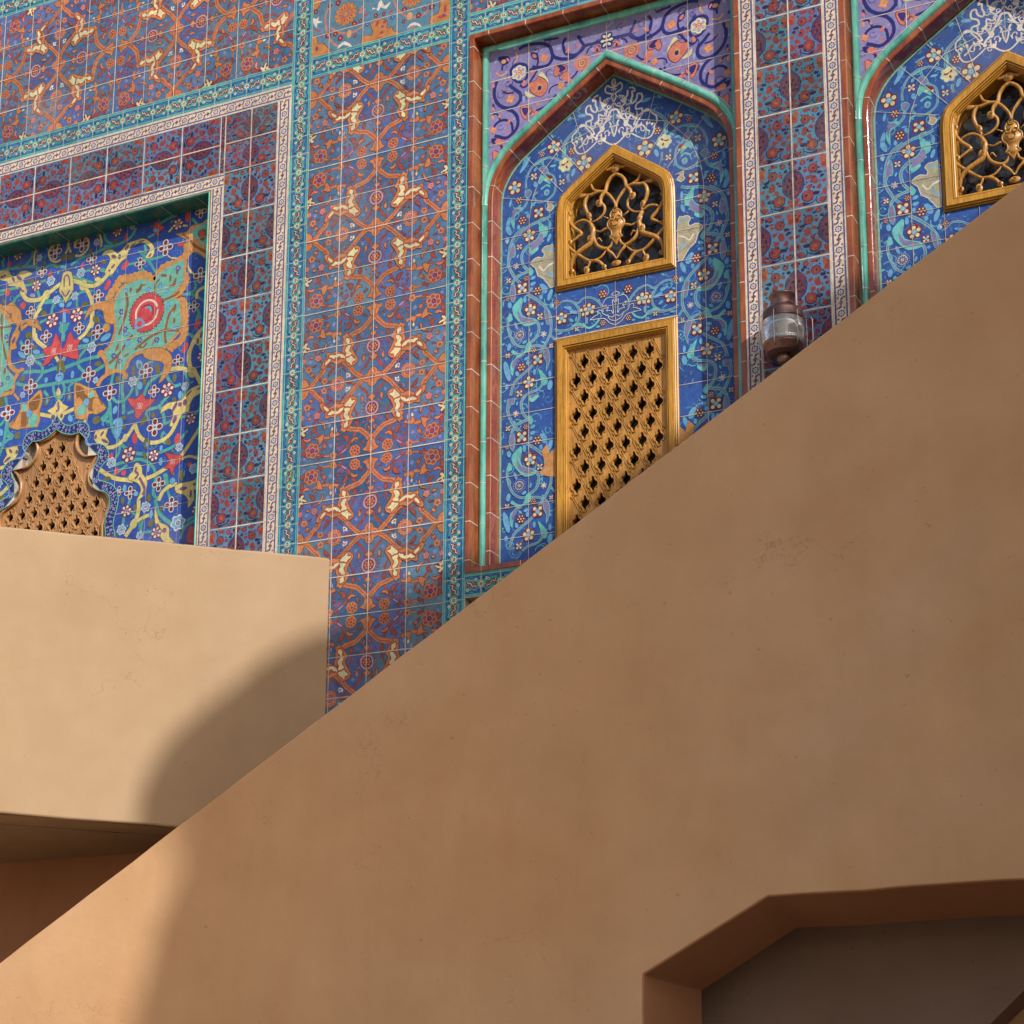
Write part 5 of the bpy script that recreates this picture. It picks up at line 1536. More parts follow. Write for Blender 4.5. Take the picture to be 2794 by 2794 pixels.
# --- brown and blue band tiles (one drawn tile: x 1.981..2.140, z -.950..-.705)
BW, BH = .1588, .2459
def brown_band(cells, clips_fn, body, name='brown_floral_band', label=None):
    """cells: (x, z, w, h, rot, flip) lower left corners"""
    P_ = Paint(0.0)
    for n_, (x, z, w_, h_, rot, fl) in enumerate(cells):
        q = .82 + .42 * h2(n_, len(cells), 1); wr = .85 + .35 * h2(n_, 3, 2); br = mul(lin((76,124,150)), .78 + .36 * h2(n_, 7, 4)); P_.clips = rect_clip(x, x + w_, z, z + h_)
        P_.poly(rect(x, x + w_, z, z + h_), br)
        P_.jit = lambda a, b_: (q * wr, q * (2 - wr) * .9, q)
        def tf(p):
            u = (p[0] - 1.981) / BW; v_ = (p[1] + .950) / BH
            if fl & 1: u = 1 - u
            if fl & 2: v_ = 1 - v_
            if rot: return (x + v_ * w_, z + u * h_)
            return (x + u * w_, z + v_ * h_)
        draw(P_, 'brown', tf)
        for s_ in range(64):
            cx, cz = x + w_ * h2(s_, n_, 11), z + h_ * h2(s_, n_, 12); r_ = .003 + .0045 * h2(s_, n_, 13); P_.poly(lobes(cx, cz, r_, 4, .4, h2(s_, 1) * 3, 10), L['mr' if h2(s_, n_, 14) > .5 else ('nb' if h2(s_, n_, 15) > .25 else 'ow')])
    P_.jit = None; P_.clips = None; k = P_.k
    for (x, z, w_, h_, rot, fl) in cells:
        if w_ < .05: continue
        for r_ in (rect(x - .0034, x + .0034, z, z + h_), rect(x + w_ - .0034, x + w_ + .0034, z, z + h_)): P_.poly(r_, L['wb'], P_.k, gro=1); P_.k += 1
        P_.poly(rect(x, x + w_, z - .0032, z + .0032), L['wb'], P_.k, gro=1); P_.k += 1
    P_.poly(rect(0, .0001, 9, 9.0001), L['wb'], P_.k, gro=1)
    return part(P_.build(name, FAC, body), label)
cells = []
for c_ in range(2):
    for r_ in range(-1, 16): cells.append((1.982 + c_ * BW, -.2097 + .2459 - r_ * BH - BH if False else .0362 - (r_ + 1) * BH, BW, BH, False, ((c_ & 1) ^ ((r_ & 1))) | 0))
brown_band([c for c in cells if c[1] > BOT - .2 and c[1] < .12], None, box_data(1.982, 2.300, .0002, .30, BOT, .12), label='upright band of small brown and blue floral tiles behind the lantern')
cells = []
for r_ in range(0, 15): 
    for c_ in range(2): cells.append((-.920 + c_ * .161, -.293 - (r_ + 1) * BH, .161, BH, False, (c_ & 1) ^ (r_ & 1)))
for c_ in range(2):
    for j in range(2): cells.append((-.920 + c_ * .161, -.293 + j * .1665, .161, .1665, False, c_))
cells.append((-.949, -.293, .029, .1665, True, 0)); cells.append((-.949, -.1265, .029, .1665, True, 1))
for i in range(0, 12):
    for j in range(2): cells.append((-.949 - (i + 1) * .2459, -.293 + j * .1665, .2459, .1665, True, (i & 1) * 2 + j))
cells2 = [(2 * NX - c[0] - c[2],) + c[1:] for c in cells if .1 < c[2] < .17]
brown_band(cells + cells2, None, merge([box_data(-.920, -.597, .0002, .30, BOT, .040), box_data(2 * NX + .597, 2 * NX + .920, .0002, .30, BOT, .040), box_data(2 * NX + .920, -.920, .0002, .30, -.290, .040)]), label='wide band of brown and blue tiles framing the flat topped niche')

# ------------------------------------------------------------------ flat topped niche with multifoil window
NR = -1.005; NLX = 2 * NX - NR; LD = .12
def lines(n): 
    for l_ in DATA['lines']:
        q = l_.split(' ')
        if q[0] == n: return [tuple(int(a) / 1000 for a in s_.split(',')) for s_ in q[1:]]
def mirror_loop(half, ax, nsm=4):
    sp = smooth_path(half, nsm) if nsm > 1 else half; return ccw(sp + [(2 * ax - x, z) for x, z in sp[::-1][:-1]]) if abs(sp[0][0] - ax) < .004 else ccw(sp + [(2 * ax - x, z) for x, z in sp[::-1]])
def seg_smooth(pts, corners, n=4):
    out = []; st = 0
    for c_ in corners + [len(pts) - 1]:
        sp = smooth_path(pts[st:c_ + 1], n); out += sp if not out else sp[1:]; st = c_
    return out
co, ci, st = lines('cloud_out'), lines('cloud_in'), lines('star')
for l_ in (co, ci, st): l_[0] = (NX, l_[0][1])
co_, ci_, st_ = seg_smooth(co, [9]), seg_smooth(ci, [4, 8]), seg_smooth(st, [3, 8])
cl_out = mirror_loop(co_, NX, 1); cl_in = mirror_loop(ci_, NX, 1)
jn = jitter(lambda x, z: (floor((x - NX) / .205), floor((z + .55) / .245)), .10, .05)
P_ = Paint(LD, rect_clip(NLX, NR, BOT, -.36), jn)
nxs = [-1.02 - .19 + i * -.205 for i in range(0, 9)]; 
add_tiles(P_, [NLX - .01] + sorted(nxs) + [NR + .01], [-4.0 + .245 * i for i in range(0, 16)], lambda i, j: mul(lin((34,74,164)), .85 + .3 * h2(i, j)))
P_.warp = 0
filler(P_, NLX, NR, BOT, -.36, 1500, [lin((54,104,184)), lin((30,62,136)), lin((60,120,176)), lin((84,98,72)), lin((92,150,186))], .006, .013, 5)
curls(P_, NLX, NR, BOT, -.36, 300, [lin((70,150,150)), lin((60,124,176)), lin((84,150,180))], .018, .045, .005, 12)
draw(P_, 'niche', lambda p: p); draw(P_, 'niche', lambda p: (2 * NX - p[0], p[1]), rect_clip(NLX, -2.47, BOT, -.36)); draw(P_, 'niche', lambda p: (2 * NX - p[0], p[1]), rect_clip(-2.47, NX - .25, BOT, -1.30))
grout_lines(P_, nxs, [-.555 - .247 * i for i in range(0, 14)], NLX, NR, BOT, -.36, .0024)
def cut(P_, hole):
    """drop painted shapes that fall in an opening"""
    xs = [p[0] for p in hole]; zs = [p[1] for p in hole]; bb = (min(xs), max(xs), min(zs), max(zs)); keep = []
    for i, f_ in enumerate(P_.f):
        cx = sum(P_.v[q][0] for q in f_) / len(f_); cz = sum(P_.v[q][1] for q in f_) / len(f_); ins = False
        if bb[0] < cx < bb[1] and bb[2] < cz < bb[3]:
            j = len(hole) - 1
            for q in range(len(hole)):
                if (hole[q][1] > cz) != (hole[j][1] > cz) and cx < (hole[j][0] - hole[q][0]) * (cz - hole[q][1]) / (hole[j][1] - hole[q][1]) + hole[q][0]: ins = not ins
                j = q
        if not ins or len(f_) == 4 and max(P_.v[q][0] for q in f_) - min(P_.v[q][0] for q in f_) > .15: keep.append(i)
    P_.f = [P_.f[i] for i in keep]; P_.c = [P_.c[i] for i in keep]; P_.mi = [P_.mi[i] for i in keep]; P_.g = [P_.g[i] for i in keep]
def sub_hole_tiles(P_, hole):
    """re-cut the ground tiles and grout that cross an opening with exact edges"""
    newf = []
    xs = [p[0] for p in hole]; zs = [p[1] for p in hole]; bb = (min(xs), max(xs), min(zs), max(zs)); V, F_, C_, MI, G_ = list(P_.v), [], [], [], []
    for i, f_ in enumerate(P_.f):
        ps = [P_.v[q] for q in f_]; x0, x1, z0, z1 = min(p[0] for p in ps), max(p[0] for p in ps), min(p[1] for p in ps), max(p[1] for p in ps)
        if x1 <= bb[0] or x0 >= bb[1] or z1 <= bb[2] or z0 >= bb[3]: F_.append(f_); C_.append(P_.c[i]); MI.append(P_.mi[i]); G_.append(P_.g[i]); continue
        VV = [Vector(p) for p in ps] + [Vector(p) for p in hole]; n1 = len(ps); n2 = len(hole)
        vs, es, fs, _, _, _ = delaunay_2d_cdt(VV, [(a, (a + 1) % n1) for a in range(n1)] + [(n1 + a, n1 + (a + 1) % n2) for a in range(n2)], [], 0, 1e-7)
        n0 = len(V); V += [(p[0], p[1]) for p in vs]
        for t_ in fs:
            cx = sum(vs[a][0] for a in t_) / 3; cz = sum(vs[a][1] for a in t_) / 3
            if inpoly((cx, cz), ps) and not inpoly((cx, cz), hole):
                t2 = t_ if area([vs[a] for a in t_]) > 0 else t_[::-1]; F_.append(tuple(n0 + a for a in t2)); C_.append(P_.c[i]); MI.append(P_.mi[i]); G_.append(P_.g[i])
    P_.v, P_.f, P_.c, P_.mi, P_.g = V, F_, C_, MI, G_
def inpoly(p, lp):
    r_ = False; j = len(lp) - 1
    for i in range(len(lp)):
        if (lp[i][1] > p[1]) != (lp[j][1] > p[1]) and p[0] < (lp[j][0] - lp[i][0]) * (p[1] - lp[i][1]) / (lp[j][1] - lp[i][1]) + lp[i][0]: r_ = not r_
        j = i
    return r_
cl_in_open = [(x, max(z, -3.3)) for x, z in cl_in]; cl_out2 = cl_out
sub_hole_tiles(P_, cl_out2)
niche = part(P_.build('niche_panel', FAC, plate(rect(NLX, NR, BOT, -.36), [cl_in], LD + .0002, LD + .05)), 'deep blue tiled niche panel with cream scrolls, turquoise vines and a red blossom medallion')
# the cloud shaped window border
def sub(o): o.parent = niche; return o
P_ = Paint(LD - .004)
half_o, half_i = smooth_path(co_, 1), smooth_path(ci_, 1)
ro = [at_len(co_, arclen(co_), d * arclen(co_)[-1] / 120) for d in range(121)]
def nearest(p, path):
    b_ = None
    for a, c_ in zip(path, path[1:]):
        dx, dz = c_[0] - a[0], c_[1] - a[1]; t_ = max(0, min(1, ((p[0] - a[0]) * dx + (p[1] - a[1]) * dz) / (dx * dx + dz * dz + 1e-12))); q = (a[0] + dx * t_, a[1] + dz * t_); d = hypot(q[0] - p[0], q[1] - p[1])
        if b_ is None or d < b_[0]: b_ = (d, q)
    return b_[1]
ri = [nearest(p, ci_) for p in ro]; ri[0] = (NX, ci_[0][1])
for sg in (1, -1):
    X_ = (lambda p: p) if sg == 1 else (lambda p: (2 * NX - p[0], p[1]))
    k = P_.k
    for i in range(120): P_.poly([X_(ro[i]), X_(ro[i + 1]), X_(ri[i + 1]), X_(ri[i])], lin((40,46,104)), k)
    P_.k += 1
    for path, w_, c_ in ((ro, .006, 'md'), (ri, .005, 'md')):
        for a_, b_ in zip(path, path[1:]):
            if hypot(a_[0] - b_[0], a_[1] - b_[1]) > .001: P_.line(X_(a_), X_(b_), w_, P_.k, 0, L[c_])
        P_.k += 1
    for i in range(2, 120, 2):
        a_, b_ = ro[i], ri[i]; t_ = .5 + .16 * sin(i * 1.3); c0 = X_((a_[0] + (b_[0] - a_[0]) * t_, a_[1] + (b_[1] - a_[1]) * t_)); r_ = .007 + .003 * h2(i, 1)
        P_.poly(lobes(*c0, r_, 4, .5, i, 12), L['la']); P_.poly(ell(*c0, r_ * .4, r_ * .4, 0, 6), L['rb' if i % 4 else 'cob'])
        for q in (.22, .8): c0 = X_((a_[0] + (b_[0] - a_[0]) * q, a_[1] + (b_[1] - a_[1]) * q)); P_.poly(ell(*c0, .009, .0022, i * 1.1, 7), L['sk' if i % 4 else 'la'])
    for i in range(8, 120, 9): P_.line(X_(ro[i]), X_(ri[i]), .0016, P_.k, 1, L['wb']); P_.k += 1
ring = ri
parts = [plate(ccw([X_(p) for p in co_] + [X_(p) for p in ci_[::-1]]), [], LD - .0038, LD + .03) for X_ in (lambda p: p, lambda p: (2 * NX - p[0], p[1]))]
sub(P_.build('window_border', niche, merge(parts)))
# carved lattice
def quatre(cx, cz, w_=.0225, h_=.0385, grow=0.0, n=28):
    out = []
    for i in range(n):
        t_ = 2 * pi * i / n; r_ = .56 + .44 * abs(cos(2 * t_)) ** .8; out.append((cx + (w_ + grow) * r_ * cos(t_) * 1.05, cz + (h_ + grow) * r_ * sin(t_)))
    return out
def lattice(name, outer, y, cx, cz, nx, nz0, nz1, parent, px=.0825, pz=.088, th=.022, hole=None, mt='wood2'):
    holes, cen = [], []
    for j in range(nz0, nz1):
        for i in range(-nx, nx + 1):
            x = cx + (i + (.5 if j % 2 else 0)) * px; z = cz - j * pz; q = quatre(x, z)
            if all(inpoly(p, outer) for p in quatre(x, z, grow=.005)): holes.append(q); cen.append((x, z))
            elif any(inpoly(p, outer) for p in quatre(x, z, grow=-.004)):
                pass
    parts = [plate(outer, holes, y, y + th)]
    for (x, z) in cen:
        lp = quatre(x, z, grow=.0035); v, f = [], []; n = len(lp); prof = [(-.0045, .001), (-.0025, -.007), (.0015, -.007), (.004, .001)]
        v, f = sweep(lp, [(o_, y + yy) for o_, yy in prof], True); parts.append((v, f))
    # diagonal carved rods with small knots between the openings
    s_ = hypot(px / 2, pz)
    for j in range(nz0 - 1, nz1 + 1):
        for i in range(-nx - 1, nx + 2):
            x = cx + (i + (.5 if j % 2 else 0)) * px + px / 2; z = cz - j * pz
            a, b_ = (x - px / 4 + .004, z + pz / 2 - .010), (x + px / 4 - .004, z - pz / 2 + .010)
            for q in (-.0040, .0040):
                A_, B_ = (a[0] + q * .9, a[1] + q * .4), (b_[0] + q * .9, b_[1] + q * .4)
                if inpoly(A_, outer) and inpoly(B_, outer): parts.append(tube([(A_[0], y - .001, A_[1]), (B_[0], y - .001, B_[1])], .0027, 6))
            if inpoly((x, z), outer) and all(inpoly(p, outer) for p in quatre(x, z, .012, .014)):
                pass
            kx_, kz_ = x + px / 4, z - pz / 2
            if all(inpoly(p, outer) for p in ell(kx_, kz_, .014, .014, 0)): parts.append(sweep(quatre(kx_, kz_, .0085, .011, 0, 12), [(-.003, y), (-.001, y - .006), (.001, y - .006), (.003, y)], True))
    v, f = merge(parts); o = from_data(name, v, f, M[mt], parent)
    return o
star = mirror_loop(st_, NX, 1); star = [p for i, p in enumerate(star) if hypot(p[0] - star[i - 1][0], p[1] - star[i - 1][1]) > .0015]
rim_in = None
lattice('lattice', star, LD + .022, NX - .012, -1.686 + .0, 6, -1, 9, niche, .0825, .0865, mt='wood3')
v, f = sweep(star, [(-.002, LD + .022), (-.002, LD + .006), (.002, LD + .002), (.009, LD + .002), (.014, LD + .010), (.014, LD + .022)], True)
from_data('lattice_frame', v, f, M['wood3'], niche, smooth=False)
v, f = plate(ccw([(x, max(z, -2.6)) for x, z in rect(NX - .62, NX + .62, -2.6, -1.25)]), [star], LD + .046, LD + .09); from_data('recess_plaster', v, f, M['grey'], niche)
v, f = box_data(NX - .6, NX + .6, LD + .095, LD + .10, -2.6, -1.2); from_data('glass', v, f, M['glass'], niche)
# niche trim and reveal
path = [(NLX, BOT), (NLX, -.382), (NR, -.382), (NR, BOT)]
v, f = sweep(path, [(-.009, .0), (-.009, -.004), (-.003, -.004), (-.003, -.001)]); from_data('niche_brown_line', v, f, M['brown'], niche)
v, f = sweep(path, [(-.0032, -.001), (-.003, -.009), (.000, -.012), (.003, -.009), (.004, .001), (.005, .003)]); v2, f2 = joints(path, [(-.003, -.009), (.0, -.012), (.003, -.009), (.004, .001)], .25, .004); from_data('niche_bead', v, f, M['tealg'], niche, smooth=True)
multi('niche_reveal', [(sweep(path, [(.005, .002), (.005, LD + .002)]), M['deepteal']), (joints(path, [(.0055, .004), (.0055, LD - .002)], .23, .003), M['grout'])], False, niche)

# ------------------------------------------------------------------ pointed arch niches (two alike)
AX = 1.2135; D1, D2 = .085, .17; AL, AR, AT, AB = .516, 1.906, .120, -2.672
arch_h = [(.609, AB + .02), (.609, -.86), (.609, -.78), (.612, -.72), (.623, -.662), (.643, -.617), (.669, -.575), (.702, -.538), (.751, -.497), (.869, -.411), (1.020, -.309), (AX, -.178)]
arch_half = arch_h[:2] + smooth_path(arch_h[1:10], 4)[1:] + arch_h[10:]
arch_loop = arch_half + [(2 * AX - x, z) for x, z in arch_half[::-1][1:]]
root = bpy.data.objects.new('arched_niche', None); COL.objects.link(root); root.location = (AX, 0, AB); part(root, 'recessed niche with a pointed arch, lavender spandrels and blue floral tiles')
def kid(o): o.parent = root; o.matrix_parent_inverse = Matrix.Translation((-AX, 0, -AB + GZ)) @ Matrix.Translation((0, 0, -GZ)); return o
root.matrix_parent_inverse = Matrix.Translation((0, 0, -GZ))
# outer brown trim: face, softened edge, deep reveal
fr = [(AL, AB), (AL, AT), (AR, AT), (AR, AB)]
prof = [(.001, .0), (.001, -.007), (.022, -.007), (.0245, -.006), (.026, -.003), (.0265, .0), (.0265, D1 + .004)]
tr = [(sweep(fr, prof, True), M['brown'])]
gp = [(.001, -.007), (.0225, -.007), (.0255, -.0045), (.0265, -.0005), (.0265, D1)]
def slices(path, prof_, step, start, w_=.0042, lift=.0009):
    S = arclen(path); out = []; d = start
    while d < S[-1] - w_:
        a, b_ = at_len(path, S, d), at_len(path, S, d + w_)
        out.append(sweep([a, b_], prof_)); d += step
    return merge(out)
gp2 = [(.001, -.0082), (.0225, -.0082), (.0262, -.0058), (.0274, -.0005), (.0274, D1)]
v, f = merge([slices(fr[:2], gp2, .19, .06), slices([fr[1], fr[2]], gp2, .2, .105), slices(fr[2:], gp2, .19, .09), slices([fr[3], fr[0]], gp2, .2, .1)]); tr += [((v, f), M['grout']), (sweep(fr, [(.0265, D1 - .002), (.0295, D1 - .004), (.0295, D1 + .002)], True), M['grout'])]
kid(multi('outer_trim', tr))
# turquoise bead round the frame
bp = [(AL, AB + .02), (AL, AT), (AR, AT), (AR, AB + .02)]
bprof = [(.031 + .018 * (1 - cos(pi * i / 8)), D1 - .021 * sin(pi * i / 8) + .001) for i in range(9)]
tr = [(sweep(bp, bprof), M['tealg'])]
bl_ = [(.031 + .018 * (1 - 1.05 * cos(pi * i / 8)), D1 - .0222 * sin(pi * i / 8) + .001) for i in range(9)]
v, f = merge([slices([bp[0], bp[1]], bl_, .205, .03, .003), slices([bp[1], bp[2]], bl_, .205, .1, .003), slices([bp[2], bp[3]], bl_, .205, .1, .003)])
kid(multi('bead', tr + [((v, f), M['grout'])], True))
# spandrel slab
def offset_path(path, o_):
    v, _ = sweep(path, [(o_, 0)]); return [(p[0], p[2]) for p in v]
ix0, ix1, iz1 = AL + .0265, AR - .0265, AT - .0265
body = plate(rect(ix0 - .002, ix1 + .002, AB + .0, iz1 + .002), [ccw(offset_path(arch_loop, -.006))], D1 + .0003, D2 + .02)
P_ = Paint(D1, None, jitter(lambda x, z: (floor((x - .799) / .212), floor((z + .108) / .174)), .08, .05))
spx = [.58, .799, 1.011, 1.2135 + .0, 1.416, 1.628, 1.85]; spz = [-.98, -.804, -.630, -.456, -.282, -.108, .066]
kk = P_.k
for i in range(6):
    for j in range(6): P_.poly(rect(spx[i], spx[i + 1], spz[j], spz[j + 1]), mul(lin((132,124,176)), .88 + .22 * h2(i, j, 8)), kk, raw=True)
P_.k += 1
CL = rect_clip(.584, AX, -.98, .062)
filler(P_, .584, 1.845, -.98, .062, 420, [lin((122,116,176)), lin((166,156,200)), lin((104,96,160)), lin((150,120,160)), lin((180,116,104)), lin((50,50,120))], .007, .018, 6)
curls(P_, .584, 1.845, -.98, .062, 90, [lin((70,66,140)), lin((98,90,158)), lin((58,56,130))], .018, .034, .0065, 9)
draw(P_, 'spandrel', lambda p: p, CL); draw(P_, 'spandrel', lambda p: (2 * AX - p[0], p[1]), rect_clip(AX, 2 * AX - .584, -.98, .062))
grout_lines(P_, spx[1:-1], spz[1:-1], .584, 1.843, -.98, .062, .004)
ol = offset_path(arch_loop, -.060); sub_hole_tiles(P_, ccw(ol))
kid(P_.build('spandrel_panel', None, body))
# arch trim: turquoise bead, brown face, deep brown reveal
aprof = [(-.064 + .019 * (1 - cos(pi * i / 8)), D1 - .021 * sin(pi * i / 8)) for i in range(9)]
ap = arch_loop[1:-1]; ap2 = [p for p in arch_loop if p[1] > -.80]
tr = [(sweep(ap2, aprof), M['tealg'])]
bl2_ = [(-.064 + .019 * (1 - 1.05 * cos(pi * i / 8)), D1 - .0222 * sin(pi * i / 8)) for i in range(9)]
v, f = slices(ap2, bl2_, .178, .09, .003); v2, f2 = sweep(ap2, [(-.0685, D1), (-.0685, D1 - .003), (-.064, D1 - .003), (-.064, D1)]); v3, f3 = sweep(ap2, [(-.027, D1), (-.027, D1 - .003), (-.0235, D1 - .003), (-.0235, D1)])
v, f = merge([(v, f), (v2, f2), (v3, f3)]); kid(multi('arch_bead', tr + [((v, f), M['grout'])], True))
tr = [(sweep(arch_loop, [(-.0245, D1 + .004), (-.0245, D1 - .009), (-.004, D1 - .009), (-.0012, D1 - .007), (0.0, D1 - .004), (0.0, D2 + .003)]), M['brown'])]
v, f = merge([slices(arch_loop, [(-.0235, D1 - .0102), (-.0035, D1 - .0102), (.0003, D1 - .0075), (.001, D1 - .003), (.001, D2)], .187, .1, .0042)]); kid(multi('arch_trim', tr + [((v, f), M['grout'])]))
# sill trim
v, f = box_data(AL + .02, AR - .02, -.0062, D2, AB + .0005, AB + .0243); kid(from_data('sill', v, f, M['brown']))
# blue inner panel with two window openings
def pointed(o_, apex, sh, base, sx, n=1):
    """half outline of the small arched window, o_ = inset"""
    pass
def win_loop(ins):
    h = [(.906, -1.264), (.906, -.900), (.907, -.850), (.914, -.806), (.930, -.775), (.975, -.735), (1.060, -.670), (AX, -.556)]
    full = [(AX, -.556), (1.06, -.668), (.975, -.731), (.932, -.770), (.914, -.808), (.907, -.85), (.906, -.9), (.906, -1.264)]
    l_ = full + [(2 * AX - x, z) for x, z in full[::-1][:-1]]
    l_ = ccw(l_); n = len(l_); 
    v, _ = sweep(l_, [(-ins, 0)], True); return [(p[0], p[2]) for p in v]
arch_w = win_loop(0); low_w = ccw(rect(.903, 2 * AX - .903, -2.56, -1.512))
def inset_rect(r_, o_): v, _ = sweep(r_, [(-o_, 0)], True); return [(p[0], p[2]) for p in v]
h1, h2_ = win_loop(.06), inset_rect(low_w, .06)
P_ = Paint(D2, rect_clip(.600, 2 * AX - .600, AB, -.16), jitter(lambda x, z: (floor((x - .609) / .155), floor((z + .0) / .155)), .08, .05))
k = P_.k
gx = [.595, .764, .908, 1.060, AX, 2 * AX - 1.060, 2 * AX - .908, 2 * AX - .764, 2 * AX - .595]; gz = [-2.68] + [-1.234 - .1545 * i for i in range(9)][::-1] + [-1.234 + .1545 * i for i in range(1, 8)]
for i in range(8):
    for j in range(len(gz) - 1): P_.poly(rect(gx[i], gx[i + 1], gz[j], gz[j + 1]), mul(lin((36,80,156)), .84 + .26 * h2(i, j, 4)), k, raw=True)
P_.k += 1
filler(P_, .6, 1.83, AB, -.16, 1500, [lin((62,124,190)), lin((34,72,142)), lin((84,156,190)), lin((96,176,180)), lin((100,108,160)), lin((60,110,178))], .006, .014, 7)
curls(P_, .6, 1.83, AB, -.16, 420, [lin((84,158,188)), lin((96,180,184)), lin((96,104,156)), lin((70,130,184))], .018, .044, .0052, 10)
for X_, cl in ((lambda p: p, rect_clip(.6, AX, -2.7, 0)), (lambda p: (2 * AX - p[0], p[1]), rect_clip(AX, 2 * AX - .6, -2.7, 0))):
    draw(P_, 'blue', X_, cl + [(0, -1, 1.765)])
    # the side strips repeat downwards
    draw(P_, 'blue', lambda p: X_((p[0], p[1] - .7665)), cl + [(0, 1, -1.765)])
    draw(P_, 'side', X_, cl); draw(P_, 'lace', X_, cl)
    for i in range(18):
        u_ = h2(i, 5, 41); zz = -.30 - .235 * u_; xx = AX - (.02 + (.02 + .19 * u_) * h2(i, 5, 42)); rr = .008 + .009 * h2(i, 5, 43); a0_ = 6.28 * h2(i, 5, 44)
        sp_ = [(xx + rr * cos(a0_ + t_ * .5), zz + rr * sin(a0_ + t_ * .5)) for t_ in range(9)]; Lr, Rr = ribbon([X_(q) for q in sp_], .0048); k = P_.k
        for j in range(8): P_.poly([Lr[j], Lr[j + 1], Rr[j + 1], Rr[j]], L['wl'], k)
        P_.k = k + 1
    P_.poly([X_(p) for p in [(.83, -2.06), (.86, -2.03), (.875, -2.08), (.905, -2.05), (.905, -2.2), (.86, -2.19), (.82, -2.17), (.85, -2.13)]], L['og'], None, None, cl)
k = P_.k
for i in range(len(arch_loop) - 1):
    a_, b_ = arch_loop[i], arch_loop[i + 1]
v_, f_ = sweep(arch_loop, [(0.001, 0), (.011, 0)])
for q in f_: P_.poly([(v_[a][0], v_[a][2]) for a in q], lin((120,172,158)), k)
P_.k += 1; k = P_.k
# grout: straight grid below the springing, radial joints above
sp_z = -.86; cxr, czr = AX, -.94
for x in gx[1:-1]:
    if x in (AX,): P_.poly(rect(x - .0011, x + .0011, -.5, -.2), L['wb'], P_.k, gro=1); P_.k += 1
    P_.poly(rect(x - .0013, x + .0013, AB, sp_z if abs(x - AX) > .28 else -1.27), L['wb'], P_.k, gro=1)
P_.k += 1; k = P_.k
for z in gz[1:]:
    if z < sp_z: P_.poly(rect(.6, 2 * AX - .6, z - .0013, z + .0013), L['wb'], k, gro=1)
for sg in (-1, 1):
    for a_, b_ in (((.905, -.79), (.612, -.70)), ((.945, -.745), (.74, -.505)), ((1.05, -.665), (.86, -.42)), ((1.08, -.64), (1.0, -.33)), ((.78, -.75), (.83, -.62)), ((.83, -.62), (.94, -.5)), ((.94, -.5), (1.2, -.42)), ((.764, -.86), (.78, -.75))):
        A_, B_ = ((a_, b_) if sg == -1 else ((2 * AX - a_[0], a_[1]), (2 * AX - b_[0], b_[1]))); P_.line(A_, B_, .0024, P_.k, 1, L['wb']); P_.k += 1
for hh in (ccw(h1), ccw(h2_)): sub_hole_tiles(P_, hh)
kid(P_.build('blue_tile_panel', None, plate(rect(.598, 2 * AX - .598, AB, -.15), [ccw(h1), ccw(h2_)], D2 + .0003, D2 + .06)))
# wooden windows
YF = .148
def frame_prof(y0): return [(0.0, D2 + .001), (0.0, y0 + .014), (.005, y0 + .010), (.005, y0 + .017), (.0078, y0 + .017), (.0078, y0 + .005), (.012, y0 + .002), (.012, y0 + .009), (.0145, y0 + .009), (.0145, y0 + .001), (.018, y0 - .003), (.044, y0 - .001), (.0455, y0 + .008), (.048, y0 + .008), (.0485, y0 + .003), (.053, y0 + .004), (.0535, y0 + .014), (.056, y0 + .014), (.0565, y0 + .010), (.060, y0 + .012), (.0605, y0 + .022), (.0645, y0 + .022), (.066, y0 + .032), (.066, y0 + .11)]
def wood_frame(loop, nm):
    prof_ = [(-o_, y) for o_, y in frame_prof(YF)]
    v, f = sweep(ccw(loop), prof_, True); o = from_data(nm, v, f, M['wood']); kid(o); return o
def child(o, p_): o.parent = p_; o.matrix_parent_inverse = Matrix.Identity(4); return o
GL = []
# window frame is the sub part that is seen most; lattice, grille and glass sit in it
wood_frame(arch_w, 'window_frame')['label'] = 'varnished oak frame of the small pointed window'
wood_frame(low_w, 'window_frame')['label'] = 'varnished oak frame of the tall lattice window'
lat = lattice('lattice', inset_rect(low_w, .058), .178, AX, -1.645, 3, -1, 11, None, .0825, .088); kid(lat)
# pale fillet above the tall window
v, f = box_data(.903, 2 * AX - .903, D2 - .012, D2 - .0005, -1.5118, -1.506); kid(from_data('window_fillet', v, f, M['grout']))
v, f = merge([box_data(.93, 2 * AX - .93, .262, .268, -1.23, -.56), box_data(.93, 2 * AX - .93, .215, .222, -2.54, -1.53)]); kid(from_data('glass', v, f, M['glass']))
